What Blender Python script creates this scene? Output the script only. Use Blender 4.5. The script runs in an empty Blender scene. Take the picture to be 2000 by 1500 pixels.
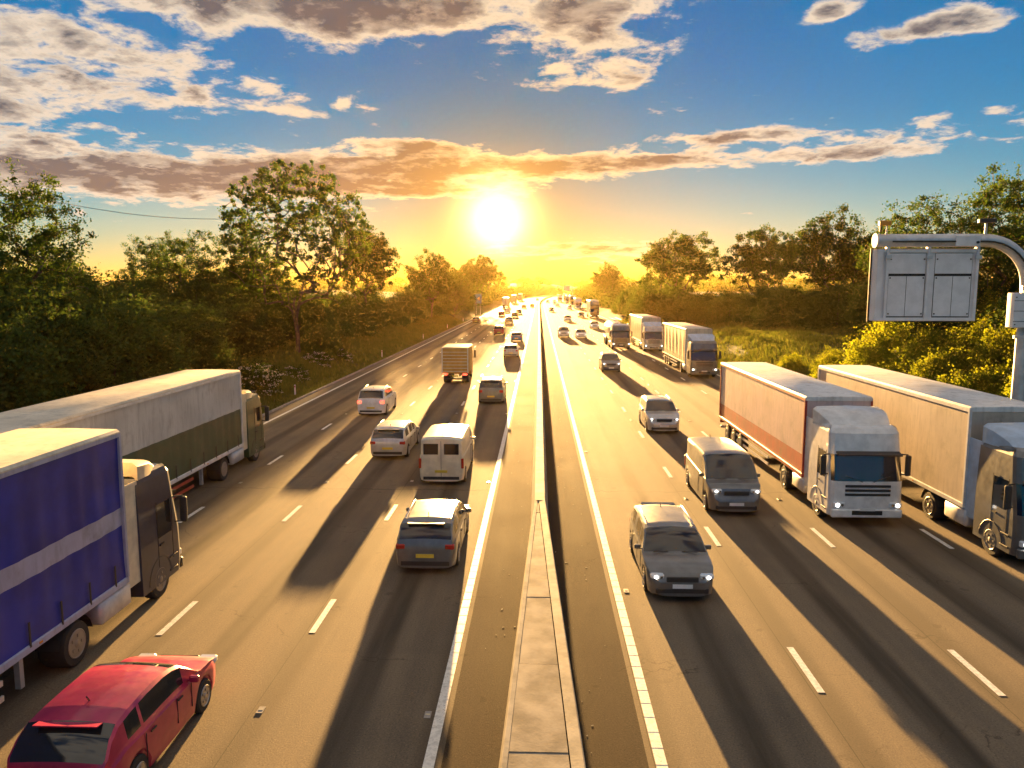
import bpy, bmesh, math, random
from mathutils import Vector, Matrix, noise
R = math.radians
scene = bpy.context.scene
COL = scene.collection

# ------------------------------------------------------------------ camera
cam_d = bpy.data.cameras.new('camera')
cam = bpy.data.objects.new('camera', cam_d)
COL.objects.link(cam)
cam.location = (0, 0, 8.2)
cam.rotation_euler = (R(90 - 7.106), 0, R(2.008))
cam_d.sensor_width = 36
cam_d.lens = 27
cam_d.clip_start = 0.1
cam_d.clip_end = 12000
scene.camera = cam

# ------------------------------------------------------------------ exposure / engine
vs = scene.view_settings
vs.view_transform = 'Standard'
vs.look = 'None'
vs.exposure = 3.0
vs.gamma = 1
vs.use_curve_mapping = False
cy = scene.cycles
cy.use_denoising = True
cy.max_bounces = 6
cy.diffuse_bounces = 2
cy.glossy_bounces = 3
cy.transmission_bounces = 4
cy.transparent_max_bounces = 6
cy.volume_bounces = 0
cy.caustics_reflective = False
cy.caustics_refractive = False
cy.sample_clamp_indirect = 4.0
cy.sample_clamp_direct = 30.0

# ------------------------------------------------------------------ sun
SUN_AZ, SUN_EL = -3.13, 5.0
sun_dir = Vector((math.sin(R(SUN_AZ)) * math.cos(R(SUN_EL)), math.cos(R(SUN_AZ)) * math.cos(R(SUN_EL)), math.sin(R(SUN_EL))))
sun_d = bpy.data.lights.new('sun', 'SUN')
sun_d.energy = 5.0
sun_d.angle = R(0.55)
sun_d.color = (1.0, 0.56, 0.18)
sun = bpy.data.objects.new('sun', sun_d)
sun.rotation_euler = sun_dir.to_track_quat('Z', 'Y').to_euler()
sun.location = (-40, 300, 120)
COL.objects.link(sun)


# ------------------------------------------------------------------ node expressions
class X:
    """a socket (or number) that can be combined with + - * / in node trees"""
    tree = None

    def __init__(s, v): s.v = v
    def _m(s, op, *o, clamp=False):
        n = X.tree.nodes.new('ShaderNodeMath'); n.operation = op; n.use_clamp = clamp
        for i, a in enumerate((s,) + o):
            a = a.v if isinstance(a, X) else a
            if isinstance(a, (int, float)): n.inputs[i].default_value = a
            else: X.tree.links.new(a, n.inputs[i])
        return X(n.outputs[0])
    def __add__(s, o): return s._m('ADD', o)
    def __radd__(s, o): return s._m('ADD', o)
    def __sub__(s, o): return s._m('SUBTRACT', o)
    def __rsub__(s, o): return X(o)._m('SUBTRACT', s)
    def __mul__(s, o): return s._m('MULTIPLY', o)
    def __rmul__(s, o): return s._m('MULTIPLY', o)
    def __truediv__(s, o): return s._m('DIVIDE', o)
    def __rtruediv__(s, o): return X(o)._m('DIVIDE', s)
    def mx(s, o): return s._m('MAXIMUM', o)
    def mn(s, o): return s._m('MINIMUM', o)
    def pw(s, o): return s._m('POWER', o)
    def exp(s): return s._m('EXPONENT')
    def sstep(s, a, b, lo=0.0, hi=1.0):
        n = X.tree.nodes.new('ShaderNodeMapRange'); n.interpolation_type = 'SMOOTHSTEP'
        X.tree.links.new(s.v, n.inputs[0])
        for i, k in zip((1, 2, 3, 4), (a, b, lo, hi)): n.inputs[i].default_value = k
        return X(n.outputs[0])


def nd(t, **kw):
    n = X.tree.nodes.new(t)
    for k, v in kw.items(): setattr(n, k, v)
    return n


def lk(a, b): X.tree.links.new(a.v if isinstance(a, X) else a, b)


def vmix(f, a, b, op='MIX'):
    n = nd('ShaderNodeMix', data_type='RGBA', blend_type=op)
    for i, q in ((0, f), (6, a), (7, b)):
        q = q.v if isinstance(q, X) else q
        if isinstance(q, (int, float)): n.inputs[i].default_value = q
        elif isinstance(q, tuple): n.inputs[i].default_value = q + (1,)
        else: lk(q, n.inputs[i])
    return n.outputs[2]


def comb(x, y, z):
    n = nd('ShaderNodeCombineXYZ')
    for i, q in enumerate((x, y, z)):
        if isinstance(q, (int, float)): n.inputs[i].default_value = q
        else: lk(q, n.inputs[i])
    return n.outputs[0]


def fbm(vec, scale, detail, rough, dist=0.0, lac=2.0):
    n = nd('ShaderNodeTexNoise')
    lk(vec, n.inputs['Vector'])
    n.inputs['Scale'].default_value = scale; n.inputs['Detail'].default_value = detail
    n.inputs['Roughness'].default_value = rough; n.inputs['Distortion'].default_value = dist
    n.inputs['Lacunarity'].default_value = lac
    return X(n.outputs[0])


# ------------------------------------------------------------------ world: evening sky with broken cloud
world = bpy.data.worlds.new('World')
scene.world = world
world.cycles.sampling_method = 'MANUAL'
world.cycles.sample_map_resolution = 512
world.use_nodes = True
X.tree = wt = world.node_tree
wt.nodes.clear()
sky = nd('ShaderNodeTexSky', sky_type='NISHITA')
sky.sun_disc = False
sky.sun_elevation = R(SUN_EL)
sky.sun_rotation = R(SUN_AZ)
sky.altitude = 50
sky.air_density = 1.0
sky.dust_density = 0.15
sky.ozone_density = 4.0
tc = nd('ShaderNodeTexCoord')
sep = nd('ShaderNodeSeparateXYZ'); lk(tc.outputs['Generated'], sep.inputs[0])
dx, dy, dz = (X(sep.outputs[i]) for i in range(3))
az = dx._m('ARCTAN2', dy) * 57.2958
el = dz._m('ARCSINE') * 57.2958
dot = dx * sun_dir.x + dy * sun_dir.y + dz * sun_dir.z
ang = (dot.mn(0.9999999))._m('ARCCOSINE') * 57.2958
up = dz.mx(0.0)

# a cloud deck seen in perspective; a few broad banks decide where it is thick
k = 1.0 / (up + 0.15)
P = comb(dx * k, dy * k, 0.37)
Q = comb(dx * k - 0.02, dy * k + 0.07, 0.37)
BANKS = [  # az, el, half width, half height, weight
    (-27, 18.4, 17, 2.5, .36), (-8, 18.7, 12, 1.9, .36), (6, 17.8, 6, 2.6, .26), (-21, 12.6, 10, 1.5, .30), (-37, 12.4, 7, 3.4, .27), (-30, 14.8, 8, 1.4, .24),
    (-30, 7.2, 17, 1.9, .50), (-14, 8.0, 8, 1.3, .34), (-1.5, 8.75, 12, 0.95, .44), (-9.5, 10.1, 5.0, .7, .32), (-7.0, 7.0, 7, .45, .34), (2.9, 14.6, 8.5, 1.2, .26),
    (12.5, 10.4, 5.2, 0.6, .42), (13, 8.9, 12, 0.6, .24), (27, 15.9, 5.5, .9, .46), (19.4, 17.6, 2.0, .9, .34),
    (4.0, 2.8, 8.5, 0.85, .42), (26, 10.2, 9, 1.1, .26), (-36, 10.7, 5, .9, .28), (11, 12.6, 3, .6, .24), (22, 8.7, 6, .5, .24)]
bias = el.sstep(18.0, 32.0) * 0.32  # extra cloud overhead and out of view, added for fill light
for a0, e0, wa, we, wt_ in BANKS:
    u = (az - a0) * (1.0 / wa); v = (el - e0) * (1.0 / we)
    bias = bias + ((u * u + v * v) * -0.9).exp() * wt_
nz = fbm(P, 6.4, 12, 0.62, 0.2)
nz2 = fbm(Q, 6.4, 8, 0.60, 0.2)
dens = nz + bias - 0.73
lit = (nz - nz2).sstep(-0.14, 0.20)
cover = dens.sstep(-0.03, 0.11)
thick = dens.sstep(0.02, 0.28)
near2 = (ang * -0.105).exp()
vary = fbm(Q, 9.5, 6, 0.6, 0.3).sstep(.30, .68, .62, 1.12)

hs = nd('ShaderNodeHueSaturation'); hs.inputs['Saturation'].default_value = 1.35
lk(sky.outputs[0], hs.inputs['Color'])
upf = el.sstep(2.0, 16.0)
base = vmix(1.0, hs.outputs[0], vmix((ang * -0.078).exp(), vmix(upf, (.54, .52, .47), (.05, .56, .54)), (.10, .045, .012)), 'MULTIPLY')
# colours below are in the sky's own (bright) units; the Background strength scales all of them
c_lit = vmix(near2, (2.7, 2.3, 1.85), (5.2, 3.1, .85))
c_dark = vmix(near2, (0.38, 0.40, 0.47), (1.7, .74, 0.08))
shade = ((thick * 1.5 - lit * 0.8) * vary).mx(0.0).mn(1.0) * ang.sstep(35.0, 110.0, 1.0, 0.25)
c_cloud = vmix(shade, c_lit, c_dark)
skyc = vmix(cover * 0.95, base, c_cloud)
# air lit up around the low sun
glow = ((ang * ang) * -0.26).exp() * 22.0 + (ang * -0.55).exp() * 6.0
lowhaze = (el.mx(0.0) * -0.21).exp() * (ang * -0.022).exp()
halo = vmix(1.0, (1.0, .62, .20), comb(glow, glow, glow), 'MULTIPLY')
warm = vmix(1.0, (3.0, 1.22, 0.14), comb(lowhaze, lowhaze, lowhaze), 'MULTIPLY')
out1 = vmix(1.0, skyc, halo, 'ADD')
out2 = vmix(1.0, out1, warm, 'ADD')
bg = nd('ShaderNodeBackground'); bg.inputs['Strength'].default_value = 0.05
lk(vmix(1.0, out2, (.76, .76, .76), 'MULTIPLY'), bg.inputs['Color'])
wo = nd('ShaderNodeOutputWorld'); lk(bg.outputs[0], wo.inputs['Surface'])

# ------------------------------------------------------------------ mesh helpers
class MB:
    """collects geometry for ONE mesh object"""
    def __init__(s): s.v = []; s.f = []
    def add(s, vs_, fs_):
        o = len(s.v); s.v += [tuple(p) for p in vs_]; s.f += [tuple(i + o for i in f) for f in fs_]; return s
    def box(s, c, d, rz=0.0, rx=0.0, taper=None):
        hx, hy, hz = d[0] / 2, d[1] / 2, d[2] / 2
        tx, ty = taper or (1, 1)
        p = [Vector((sx * hx * (tx if sz > 0 else 1), sy * hy * (ty if sz > 0 else 1), sz * hz)) for sz in (-1, 1) for sx, sy in ((-1, -1), (1, -1), (1, 1), (-1, 1))]
        if rx: m = Matrix.Rotation(rx, 3, 'X'); p = [m @ q for q in p]
        if rz: m = Matrix.Rotation(rz, 3, 'Z'); p = [m @ q for q in p]
        c = Vector(c)
        return s.add([q + c for q in p], [(3, 2, 1, 0), (4, 5, 6, 7), (0, 1, 5, 4), (1, 2, 6, 5), (2, 3, 7, 6), (3, 0, 4, 7)])
    def rbox(s, c, d, r=0.03, n=2):
        """box with rounded vertical edges and chamfered top and bottom"""
        x, y, z = d[0] / 2, d[1] / 2, d[2] / 2
        r = min(r, x * .98, y * .98, z * .98)
        def ring(zz, ins):
            o = []
            for cx_, cy_, a0 in ((x - r, y - r, 0), (-x + r, y - r, 90), (-x + r, -y + r, 180), (x - r, -y + r, 270)):
                for i in range(n + 1):
                    a = R(a0 + 90 * i / n); rr = r - ins
                    o.append((c[0] + cx_ + rr * math.cos(a), c[1] + cy_ + rr * math.sin(a), c[2] + zz))
            return o
        return s.loft([ring(-z, r * .7), ring(-z + r * .6, 0), ring(z - r * .6, 0), ring(z, r * .7)], closed=True, caps=True)
    def loft(s, rings, closed=True, caps=False):
        n = len(rings[0]); vs_ = [p for r_ in rings for p in r_]; fs_ = []
        for i in range(len(rings) - 1):
            for j in range(n if closed else n - 1):
                k = (j + 1) % n
                fs_.append((i * n + j, i * n + k, (i + 1) * n + k, (i + 1) * n + j))
        if caps:
            fs_.append(tuple(reversed(range(n)))); fs_.append(tuple((len(rings) - 1) * n + j for j in range(n)))
        return s.add(vs_, fs_)
    def tube(s, pts, rad, n=8, caps=True):
        pts = [Vector(p) for p in pts]; rings = []
        rads = rad if isinstance(rad, (list, tuple)) else [rad] * len(pts)
        for i, p in enumerate(pts):
            d = (pts[min(i + 1, len(pts) - 1)] - pts[max(i - 1, 0)]).normalized()
            a = d.cross(Vector((0, 0, 1)))
            if a.length < 1e-3: a = Vector((1, 0, 0))
            a.normalize(); b = d.cross(a)
            rings.append([p + (a * math.cos(2 * math.pi * j / n) + b * math.sin(2 * math.pi * j / n)) * rads[i] for j in range(n)])
        return s.loft(rings, True, caps)
    def cyl(s, c, r, h, axis='Z', n=20, r2=None):
        c = Vector(c); r2 = r if r2 is None else r2; out = []
        for sg, rr in ((-1, r), (1, r2)):
            ring = []
            for j in range(n):
                a = 2 * math.pi * j / n; p, q = rr * math.cos(a), rr * math.sin(a)
                ring.append(c + Vector({'Z': (p, q, sg * h / 2), 'X': (sg * h / 2, p, q), 'Y': (q, sg * h / 2, p)}[axis]))
            out.append(ring)
        return s.loft(out, True, True)
    def quad(s, a, b, c, d): return s.add([a, b, c, d], [(0, 1, 2, 3)])
    def mesh(s, name, mat=None, smooth=False):
        me = bpy.data.meshes.new(name); me.from_pydata(s.v, [], s.f)
        if mat: me.materials.append(mat)
        if smooth:
            me.polygons.foreach_set('use_smooth', [True] * len(me.polygons))
            try: me.set_sharp_from_angle(angle=R(smooth if smooth is not True else 38))
            except Exception: pass
        me.update(); return me
    def build(s, name, mat, parent=None, smooth=False, loc=None):
        o = bpy.data.objects.new(name, s.mesh(name, mat, smooth)); COL.objects.link(o)
        if parent: o.parent = parent
        if loc: o.location = loc
        return o


def tag(o, label, cat, group=None):
    o['label'] = label; o['category'] = cat
    if group: o['group'] = group
    return o


def empty(name, loc=(0, 0, 0), rz=0.0):
    o = bpy.data.objects.new(name, None); COL.objects.link(o)
    o.location = loc; o.rotation_euler = (0, 0, rz); o.empty_display_size = .3
    return o


def copy_tree(o, parent=None):
    c = o.copy(); COL.objects.link(c); c.parent = parent
    for ch in o.children: copy_tree(ch, c)
    return c


# ------------------------------------------------------------------ materials
MATS = {}


def pmat(name, col, rough=.5, metal=0.0, var=.12, vs_=2.0, bump=0.0, bs=40.0, coat=0.0, spec=.5, emit=None, es=0.0, rvar=0.08):
    """Principled material whose colour and roughness are broken up by noise"""
    if name in MATS: return MATS[name]
    m = bpy.data.materials.new(name); m.use_nodes = True; X.tree = t = m.node_tree
    b = t.nodes['Principled BSDF']
    tcn = nd('ShaderNodeTexCoord')
    f = fbm(tcn.outputs['Object'], vs_, 5, .6)
    lo = tuple(max(0, c * (1 - var)) for c in col); hi = tuple(min(1, c * (1 + var)) for c in col)
    lk(vmix(f.sstep(.3, .7), lo, hi), b.inputs['Base Color'])
    g = fbm(tcn.outputs['Object'], vs_ * 2.3, 3, .5)
    lk(g * (2 * rvar) + (rough - rvar), b.inputs['Roughness'])
    b.inputs['Metallic'].default_value = metal
    b.inputs['Specular IOR Level'].default_value = spec
    b.inputs['Coat Weight'].default_value = coat
    b.inputs['Coat Roughness'].default_value = .06
    if bump:
        bn = nd('ShaderNodeBump'); bn.inputs['Strength'].default_value = bump; bn.inputs['Distance'].default_value = .02
        lk(fbm(tcn.outputs['Object'], bs, 4, .6), bn.inputs['Height']); lk(bn.outputs[0], b.inputs['Normal'])
    if emit:
        b.inputs['Emission Color'].default_value = emit + (1,); b.inputs['Emission Strength'].default_value = es
    MATS[name] = m
    return m


def sheet(name, col, rough=.5, vs_=.7):
    """lorry sides and roofs: faded colour under run-down road grime"""
    m = pmat(name, col, rough, 0, .14, vs_)
    X.tree = t = m.node_tree; b_ = t.nodes['Principled BSDF']; src = b_.inputs['Base Color'].links[0].from_socket
    tcn = nd('ShaderNodeTexCoord'); mp = nd('ShaderNodeMapping'); mp.inputs['Scale'].default_value = (1, 1, .16); lk(tcn.outputs['Object'], mp.inputs[0])
    st = fbm(mp.outputs[0], 5.0, 6, .65).sstep(.46, .72) * .5; bl = fbm(tcn.outputs['Object'], 1.4, 7, .68).sstep(.48, .75) * .42
    c_ = vmix(st, src, tuple(q * .45 + .03 for q in col)); c_ = vmix(bl, c_, (.13, .11, .085))
    lk(c_, b_.inputs['Base Color']); return m


def paint(name, col, metal=.25): return pmat('paint ' + name, col, .36, metal, .14, 2.6, 0, coat=.45, rvar=.12)


def asphalt(name, base, warm, lanes, spec=.34):
    m = bpy.data.materials.new(name); m.use_nodes = True; X.tree = m.node_tree
    b = m.node_tree.nodes['Principled BSDF']
    tcn = nd('ShaderNodeTexCoord'); sp = nd('ShaderNodeSeparateXYZ'); lk(tcn.outputs['Object'], sp.inputs[0])
    x, y = X(sp.outputs[0]), X(sp.outputs[1])
    mp = nd('ShaderNodeMapping'); mp.inputs['Scale'].default_value = (1.0, .06, 1); lk(tcn.outputs['Object'], mp.inputs[0])
    streak = fbm(mp.outputs[0], 1.6, 6, .6)            # long drag streaks
    blot = fbm(tcn.outputs['Object'], .35, 6, .62)      # patches
    grain = fbm(tcn.outputs['Object'], 26, 4, .8)       # aggregate
    f = (streak * .55 + blot * .40 + grain * .55).sstep(.50, 1.0)
    colr = vmix(f, base, warm)
    colr = vmix(grain.sstep(.56, .70) * .55, colr, tuple(c * 1.7 for c in warm))    # pale chippings
    colr = vmix(grain.sstep(.46, .34) * .6, colr, tuple(c * .45 for c in base))
    if lanes:                                            # tyre-polished tracks, lane seams and day joints
        ph = ((x - lanes[0]) * (2 * math.pi * 2 / lanes[1]))._m('COSINE')
        trk = ph.sstep(-.1, 1.0) * (streak * .7 + .30)
        colr = vmix(trk * .85, colr, tuple(c * .48 for c in base))
        oil = (((x - lanes[0]) * (2 * math.pi / lanes[1]))._m('COSINE')).sstep(-.80, -1.0) * streak.sstep(.35, .7)
        colr = vmix(oil * .85, colr, tuple(c * .35 for c in base))
        seam = (((x - lanes[0] + .16) * (1 / lanes[1]))._m('FRACT') - .5)._m('ABSOLUTE').sstep(.4955, .4985)
        colr = vmix(seam * .75, colr, tuple(c * .25 for c in base))
        lj = ((y + streak * .9) * (1 / 31.0))._m('FRACT').sstep(.0, .005, 1, 0)
        colr = vmix(lj * .7, colr, tuple(c * .3 for c in base))
        brick = nd('ShaderNodeTexBrick', offset=.37, squash=1.0)
        lk(comb(y * (1 / 26.0), (x - lanes[0]) * (1 / lanes[1]), 0.0), brick.inputs['Vector'])
        brick.inputs['Scale'].default_value = 1; brick.inputs['Mortar Size'].default_value = 0; brick.inputs['Brick Width'].default_value = 1; brick.inputs['Row Height'].default_value = 1
        brick.inputs['Color1'].default_value = (.86, .86, .87, 1); brick.inputs['Color2'].default_value = (1.18, 1.15, 1.10, 1)
        colr = vmix(.65, colr, vmix(1.0, colr, brick.outputs['Color'], 'MULTIPLY'))   # resurfaced lengths of each lane
    crack = nd('ShaderNodeTexVoronoi', feature='DISTANCE_TO_EDGE'); crack.inputs['Scale'].default_value = .42
    wv = nd('ShaderNodeVectorMath', operation='ADD'); lk(tcn.outputs['Object'], wv.inputs[0])
    cn = nd('ShaderNodeTexNoise'); cn.inputs['Scale'].default_value = 1.6; cn.inputs['Detail'].default_value = 6; lk(tcn.outputs['Object'], cn.inputs['Vector']); lk(cn.outputs['Color'], wv.inputs[1])
    lk(wv.outputs[0], crack.inputs['Vector'])
    ck = X(crack.outputs['Distance']).sstep(.0, .012, 1, 0) * blot.sstep(.52, .62)
    colr = vmix(ck * .6, colr, tuple(c * .3 for c in base))
    spot = fbm(tcn.outputs['Object'], 2.1, 2, .4).sstep(.70, .76)
    colr = vmix(spot * .45, colr, tuple(c * .5 for c in base))
    lk(colr, b.inputs['Base Color'])
    lk(blot * .12 + grain * .10 + streak * .10 + .74, b.inputs['Roughness'])
    b.inputs['Specular IOR Level'].default_value = spec
    b.inputs['Specular Tint'].default_value = (1, .86, .66, 1)  # gold of the low sun tinted into the road's sheen
    bn = nd('ShaderNodeBump'); bn.inputs['Strength'].default_value = .55; bn.inputs['Distance'].default_value = .012
    lk(grain + fbm(tcn.outputs['Object'], 120, 2, .6) * .6, bn.inputs['Height']); lk(bn.outputs[0], b.inputs['Normal'])
    return m


M_ROAD = asphalt('carriageway asphalt', (.105, .088, .070), (.225, .176, .120), (-5.41, 3.6))
M_ROAD2 = asphalt('carriageway asphalt right', (.105, .088, .070), (.225, .176, .120), (5.8, 3.6))
M_RES = asphalt('central reserve surfacing', (.034, .026, .020), (.072, .054, .038), None, .05)
M_LINE = pmat('road paint white', (.74, .73, .69), .6, var=.22, vs_=9, bump=.2, bs=60, spec=.2)
X.tree = M_LINE.node_tree                                # paint worn through to the road in places
_b = M_LINE.node_tree.nodes['Principled BSDF']; _src = _b.inputs['Base Color'].links[0].from_socket
_geo = nd('ShaderNodeNewGeometry')
_w = fbm(_geo.outputs['Position'], 9.0, 6, .7).sstep(.56, .66) * fbm(_geo.outputs['Position'], .7, 3, .5).sstep(.38, .6)
lk(vmix(_w * .8, _src, (.14, .12, .09)), _b.inputs['Base Color'])
M_CONC = pmat('weathered concrete', (.30, .27, .225), .85, var=.34, vs_=1.3, bump=.12, bs=22, spec=.08)
M_CONC2 = pmat('pale concrete wall', (.36, .33, .275), .8, var=.24, vs_=1.7, bump=.12, bs=22, spec=.08)
M_KERB = pmat('kerb concrete', (.26, .245, .225), .8, var=.3, vs_=1.1, bump=.4, bs=20)
M_STUD = pmat('stud casting', (.32, .30, .27), .4, .6)
M_STUDL = pmat('stud lens', (.75, .68, .45), .2)
M_RUB = pmat('tyre rubber', (.022, .022, .023), .78, bump=.3, bs=30)
M_RIM = pmat('wheel alloy', (.42, .42, .43), .35, .9)
M_STEEL = pmat('steel wheel', (.30, .29, .28), .5, .7)
M_BLACK = pmat('black plastic', (.028, .028, .03), .55)
M_CHAS = pmat('chassis steel', (.05, .048, .047), .6, .3)
M_GLASS = pmat('dark vehicle glass', (.014, .017, .02), .06, 0, coat=.4, spec=.8, rvar=.02)
M_LENS = pmat('clear lamp lens', (.80, .82, .84), .12, .2, var=.03)
M_HEAD = pmat('lit headlamp', (.9, .9, .92), .2, emit=(1, .93, .82), es=1.6)
M_RED = pmat('red lamp lens', (.42, .015, .012), .2)
M_REDL = pmat('lit tail lamp', (.5, .02, .015), .25, emit=(1, .06, .03), es=.8)
M_AMB = pmat('amber lens', (.75, .28, .02), .25)
M_PLY = pmat('yellow plate', (.75, .55, .06), .4)
M_PLW = pmat('white plate', (.78, .78, .76), .4)
M_CHROME = pmat('bright trim', (.62, .62, .63), .18, 1.0)
M_GALV = pmat('galvanised steel', (.60, .60, .62), .42, .35, var=.14, vs_=3)
M_SIGNB = pmat('sign back grey', (.80, .78, .80), .5, .0, var=.08, vs_=2)
M_DARK = pmat('dark gap', (.02, .02, .022), .8)


# ------------------------------------------------------------------ the ground
def cx(y):
    """the motorway is straight for 350 m and then bends gently to the right"""
    return 0.0 if y < 350 else 7.6e-5 * (y - 350) ** 2


def sst(a, b, x):
    t = min(1, max(0, (x - a) / (b - a))); return t * t * (3 - 2 * t)


def ground_z(x, y):
    xr = x - cx(min(y, 1250))
    u = (-17.95 - xr) if xr < 0 else (xr - 18.35)
    hill = 10 * sst(760, 1050, y) + 3 * sst(200, 700, abs(x))
    n = noise.noise((x * .06, y * .05, 1.3)) * .9 + noise.noise((x * .3, y * .28, 4.0)) * .16
    if u < 0: return -.16 + hill * sst(960, 1080, y)
    top = 6.2 + 1.3 * noise.noise((x * .015, y * .008, 9)) - 1.6 * sst(250, 600, y)
    b = .37 * max(0, u - 1.0)
    b = top * (1 - math.exp(-(b / top) ** 1.0 * 1.15)) if b < 4 * top else top
    return -.03 + b + n * sst(1, 8, u) + hill


def axis(spans):
    o = []
    for a, b, st in spans:
        n = max(1, round((b - a) / st)); o += [a + (b - a) * i / n for i in range(n)]
    return o + [spans[-1][1]]


GX = axis([(-1600, -400, 120), (-400, -120, 28), (-120, -60, 6), (-60, -17.9, 1.05), (-17.9, 18.3, 36.2), (18.3, 62, 1.05), (62, 120, 6), (120, 400, 28), (400, 1600, 120)])
GY = axis([(-80, 0, 8), (0, 170, 1.6), (170, 420, 5), (420, 900, 16), (900, 1900, 50), (1900, 6000, 400)])
g = MB()
vs0 = []
for y in GY:
    for x in GX:
        xx = x + cx(min(y, 1250)); vs0.append((xx, y, ground_z(xx, y)))
nx = len(GX)
g.add(vs0, [(j * nx + i, j * nx + i + 1, (j + 1) * nx + i + 1, (j + 1) * nx + i) for j in range(len(GY) - 1) for i in range(nx - 1)])
m = bpy.data.materials.new('rough grass ground'); m.use_nodes = True; X.tree = m.node_tree
b = m.node_tree.nodes['Principled BSDF']; tcn = nd('ShaderNodeTexCoord')
n1 = fbm(tcn.outputs['Object'], .22, 6, .62); n2 = fbm(tcn.outputs['Object'], 2.6, 6, .7); n3 = fbm(tcn.outputs['Object'], .05, 3, .5)
c1 = vmix(n2.sstep(.3, .72), (.030, .044, .010), (.085, .105, .026))
c2 = vmix(n1.sstep(.50, .70) * .8, c1, (.125, .100, .042))
lk(vmix(n3.sstep(.45, .65) * .4, c2, (.055, .080, .016)), b.inputs['Base Color'])
b.inputs['Roughness'].default_value = .9; b.inputs['Specular IOR Level'].default_value = .15
bn = nd('ShaderNodeBump'); bn.inputs['Strength'].default_value = 1.0; bn.inputs['Distance'].default_value = .18
lk(n2, bn.inputs['Height']); lk(bn.outputs[0], b.inputs['Normal'])
go = g.build('ground', m, smooth=True); go['kind'] = 'structure'

# ------------------------------------------------------------------ carriageways
RY = axis([(-40, 340, 20), (340, 1200, 10)])


def strip(name, x0, x1, mat, z=0.0, ys=RY, parent=None, thick=False):
    q = MB(); p = []
    for y in ys:
        p += [(x0 + cx(y), y, z), (x1 + cx(y), y, z)]
    q.add(p, [(2 * i, 2 * i + 1, 2 * i + 3, 2 * i + 2) for i in range(len(ys) - 1)])
    return q.build(name, mat, parent)


left = strip('road_left', -17.72, -1.66, M_ROAD); left['kind'] = 'structure'
right = strip('road_right', 1.93, 18.1, M_ROAD2); right['kind'] = 'structure'
res = strip('central_reservation', -1.66, 1.93, M_RES, -.004); res['kind'] = 'structure'
for x0, s, nm in ((-17.72, -1, 'kerb_left'), (18.1, 1, 'kerb_right')):
    q = MB(); rings = []
    for y in RY:
        c = cx(y); pr = [(0, -.1), (0, .10), (.03, .125), (.14, .125), (.14, -.1)]
        rings.append([(x0 + c + s * a, y, z) for a, z in pr])
    q.loft(rings, False); o = q.build(nm, M_KERB); o['kind'] = 'structure'

# painted lines: ribbed edge lines and lane dashes, each dash a piece of its carriageway
for par, xe, nm in ((left, -1.88, 'edge_line'), (left, -16.75, 'edge_line'), (right, 2.16, 'edge_line'), (right, 17.05, 'edge_line')):
    strip(nm, xe - .10, xe + .10, M_LINE, .004, parent=par)
    q = MB(); y = 9.0
    while y < 150 and abs(xe) < 5:                        # raised ribs across the line
        q.box((xe, y, .0055), (.20, .055, .003)); y += .5
    if q.v:
        o = q.build('line_rib', M_LINE, par); o['kind'] = 'stuff'
dash_me = MB().box((0, 0, .005), (.15, 2.0, .004)).mesh('lane_mark', M_LINE)
stud_me = MB().rbox((0, 0, .006), (.13, .24, .016), .007).mesh('road_stud', M_STUD)
lens_me = MB().box((0, 0, .016), (.09, .03, .008)).mesh('lens', M_STUDL)
for par, xs, y0 in ((left, (-5.41, -9.02, -12.64), 18.1), (right, (5.80, 9.42, 13.13), 16.0)):
    far = MB()
    for i, x in enumerate(xs):
        y = y0 + (0.25, 0, -.3)[i] * (1 if par is left else 0) - 9
        n = 0
        while y < 900:
            if y < 300:
                o = bpy.data.objects.new('lane_mark', dash_me); COL.objects.link(o); o.parent = par; o.location = (x, y, 0)
                if n % 2 == 0 and y < 120:
                    s_ = bpy.data.objects.new('road_stud', stud_me); COL.objects.link(s_); s_.parent = par; s_.location = (x, y + 4.6, 0)
                    l_ = bpy.data.objects.new('lens', lens_me); COL.objects.link(l_); l_.parent = s_
            else:
                a = math.atan(2 * 7.6e-5 * max(0, y - 350)); far.box((x + cx(y), y, .005), (.15, 2.0, .004), rz=-a)
            y += 9; n += 1
    o = far.build('distant_lane_mark', M_LINE, par); o['kind'] = 'stuff'
for par, x, y0 in ((left, -2.12, 13.9), (right, 1.93 + .48, 20.2)):
    for i in range(6):
        s_ = bpy.data.objects.new('road_stud', stud_me); COL.objects.link(s_); s_.parent = par; s_.location = (x, y0 + 18 * i, 0)
        l_ = bpy.data.objects.new('lens', lens_me); COL.objects.link(l_); l_.parent = s_

# scraps of grit and rubber lying along the central reserve
rnd = random.Random(5)
q = MB()
for i in range(110):
    sd = rnd.choice((-1, 1)); x = rnd.uniform(.45, 1.5) * sd + .1; y = 10 + 60 * rnd.random() ** 2; s_ = rnd.uniform(.008, .028)
    q.box((x, y, .001 + s_ * .1), (s_ * rnd.uniform(.8, 3.2), s_, s_ * .25), rz=rnd.uniform(0, 3))
o = q.build('litter', M_KERB); o['kind'] = 'stuff'; o['label'] = 'grit and scraps of litter along the central reserve'

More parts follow.
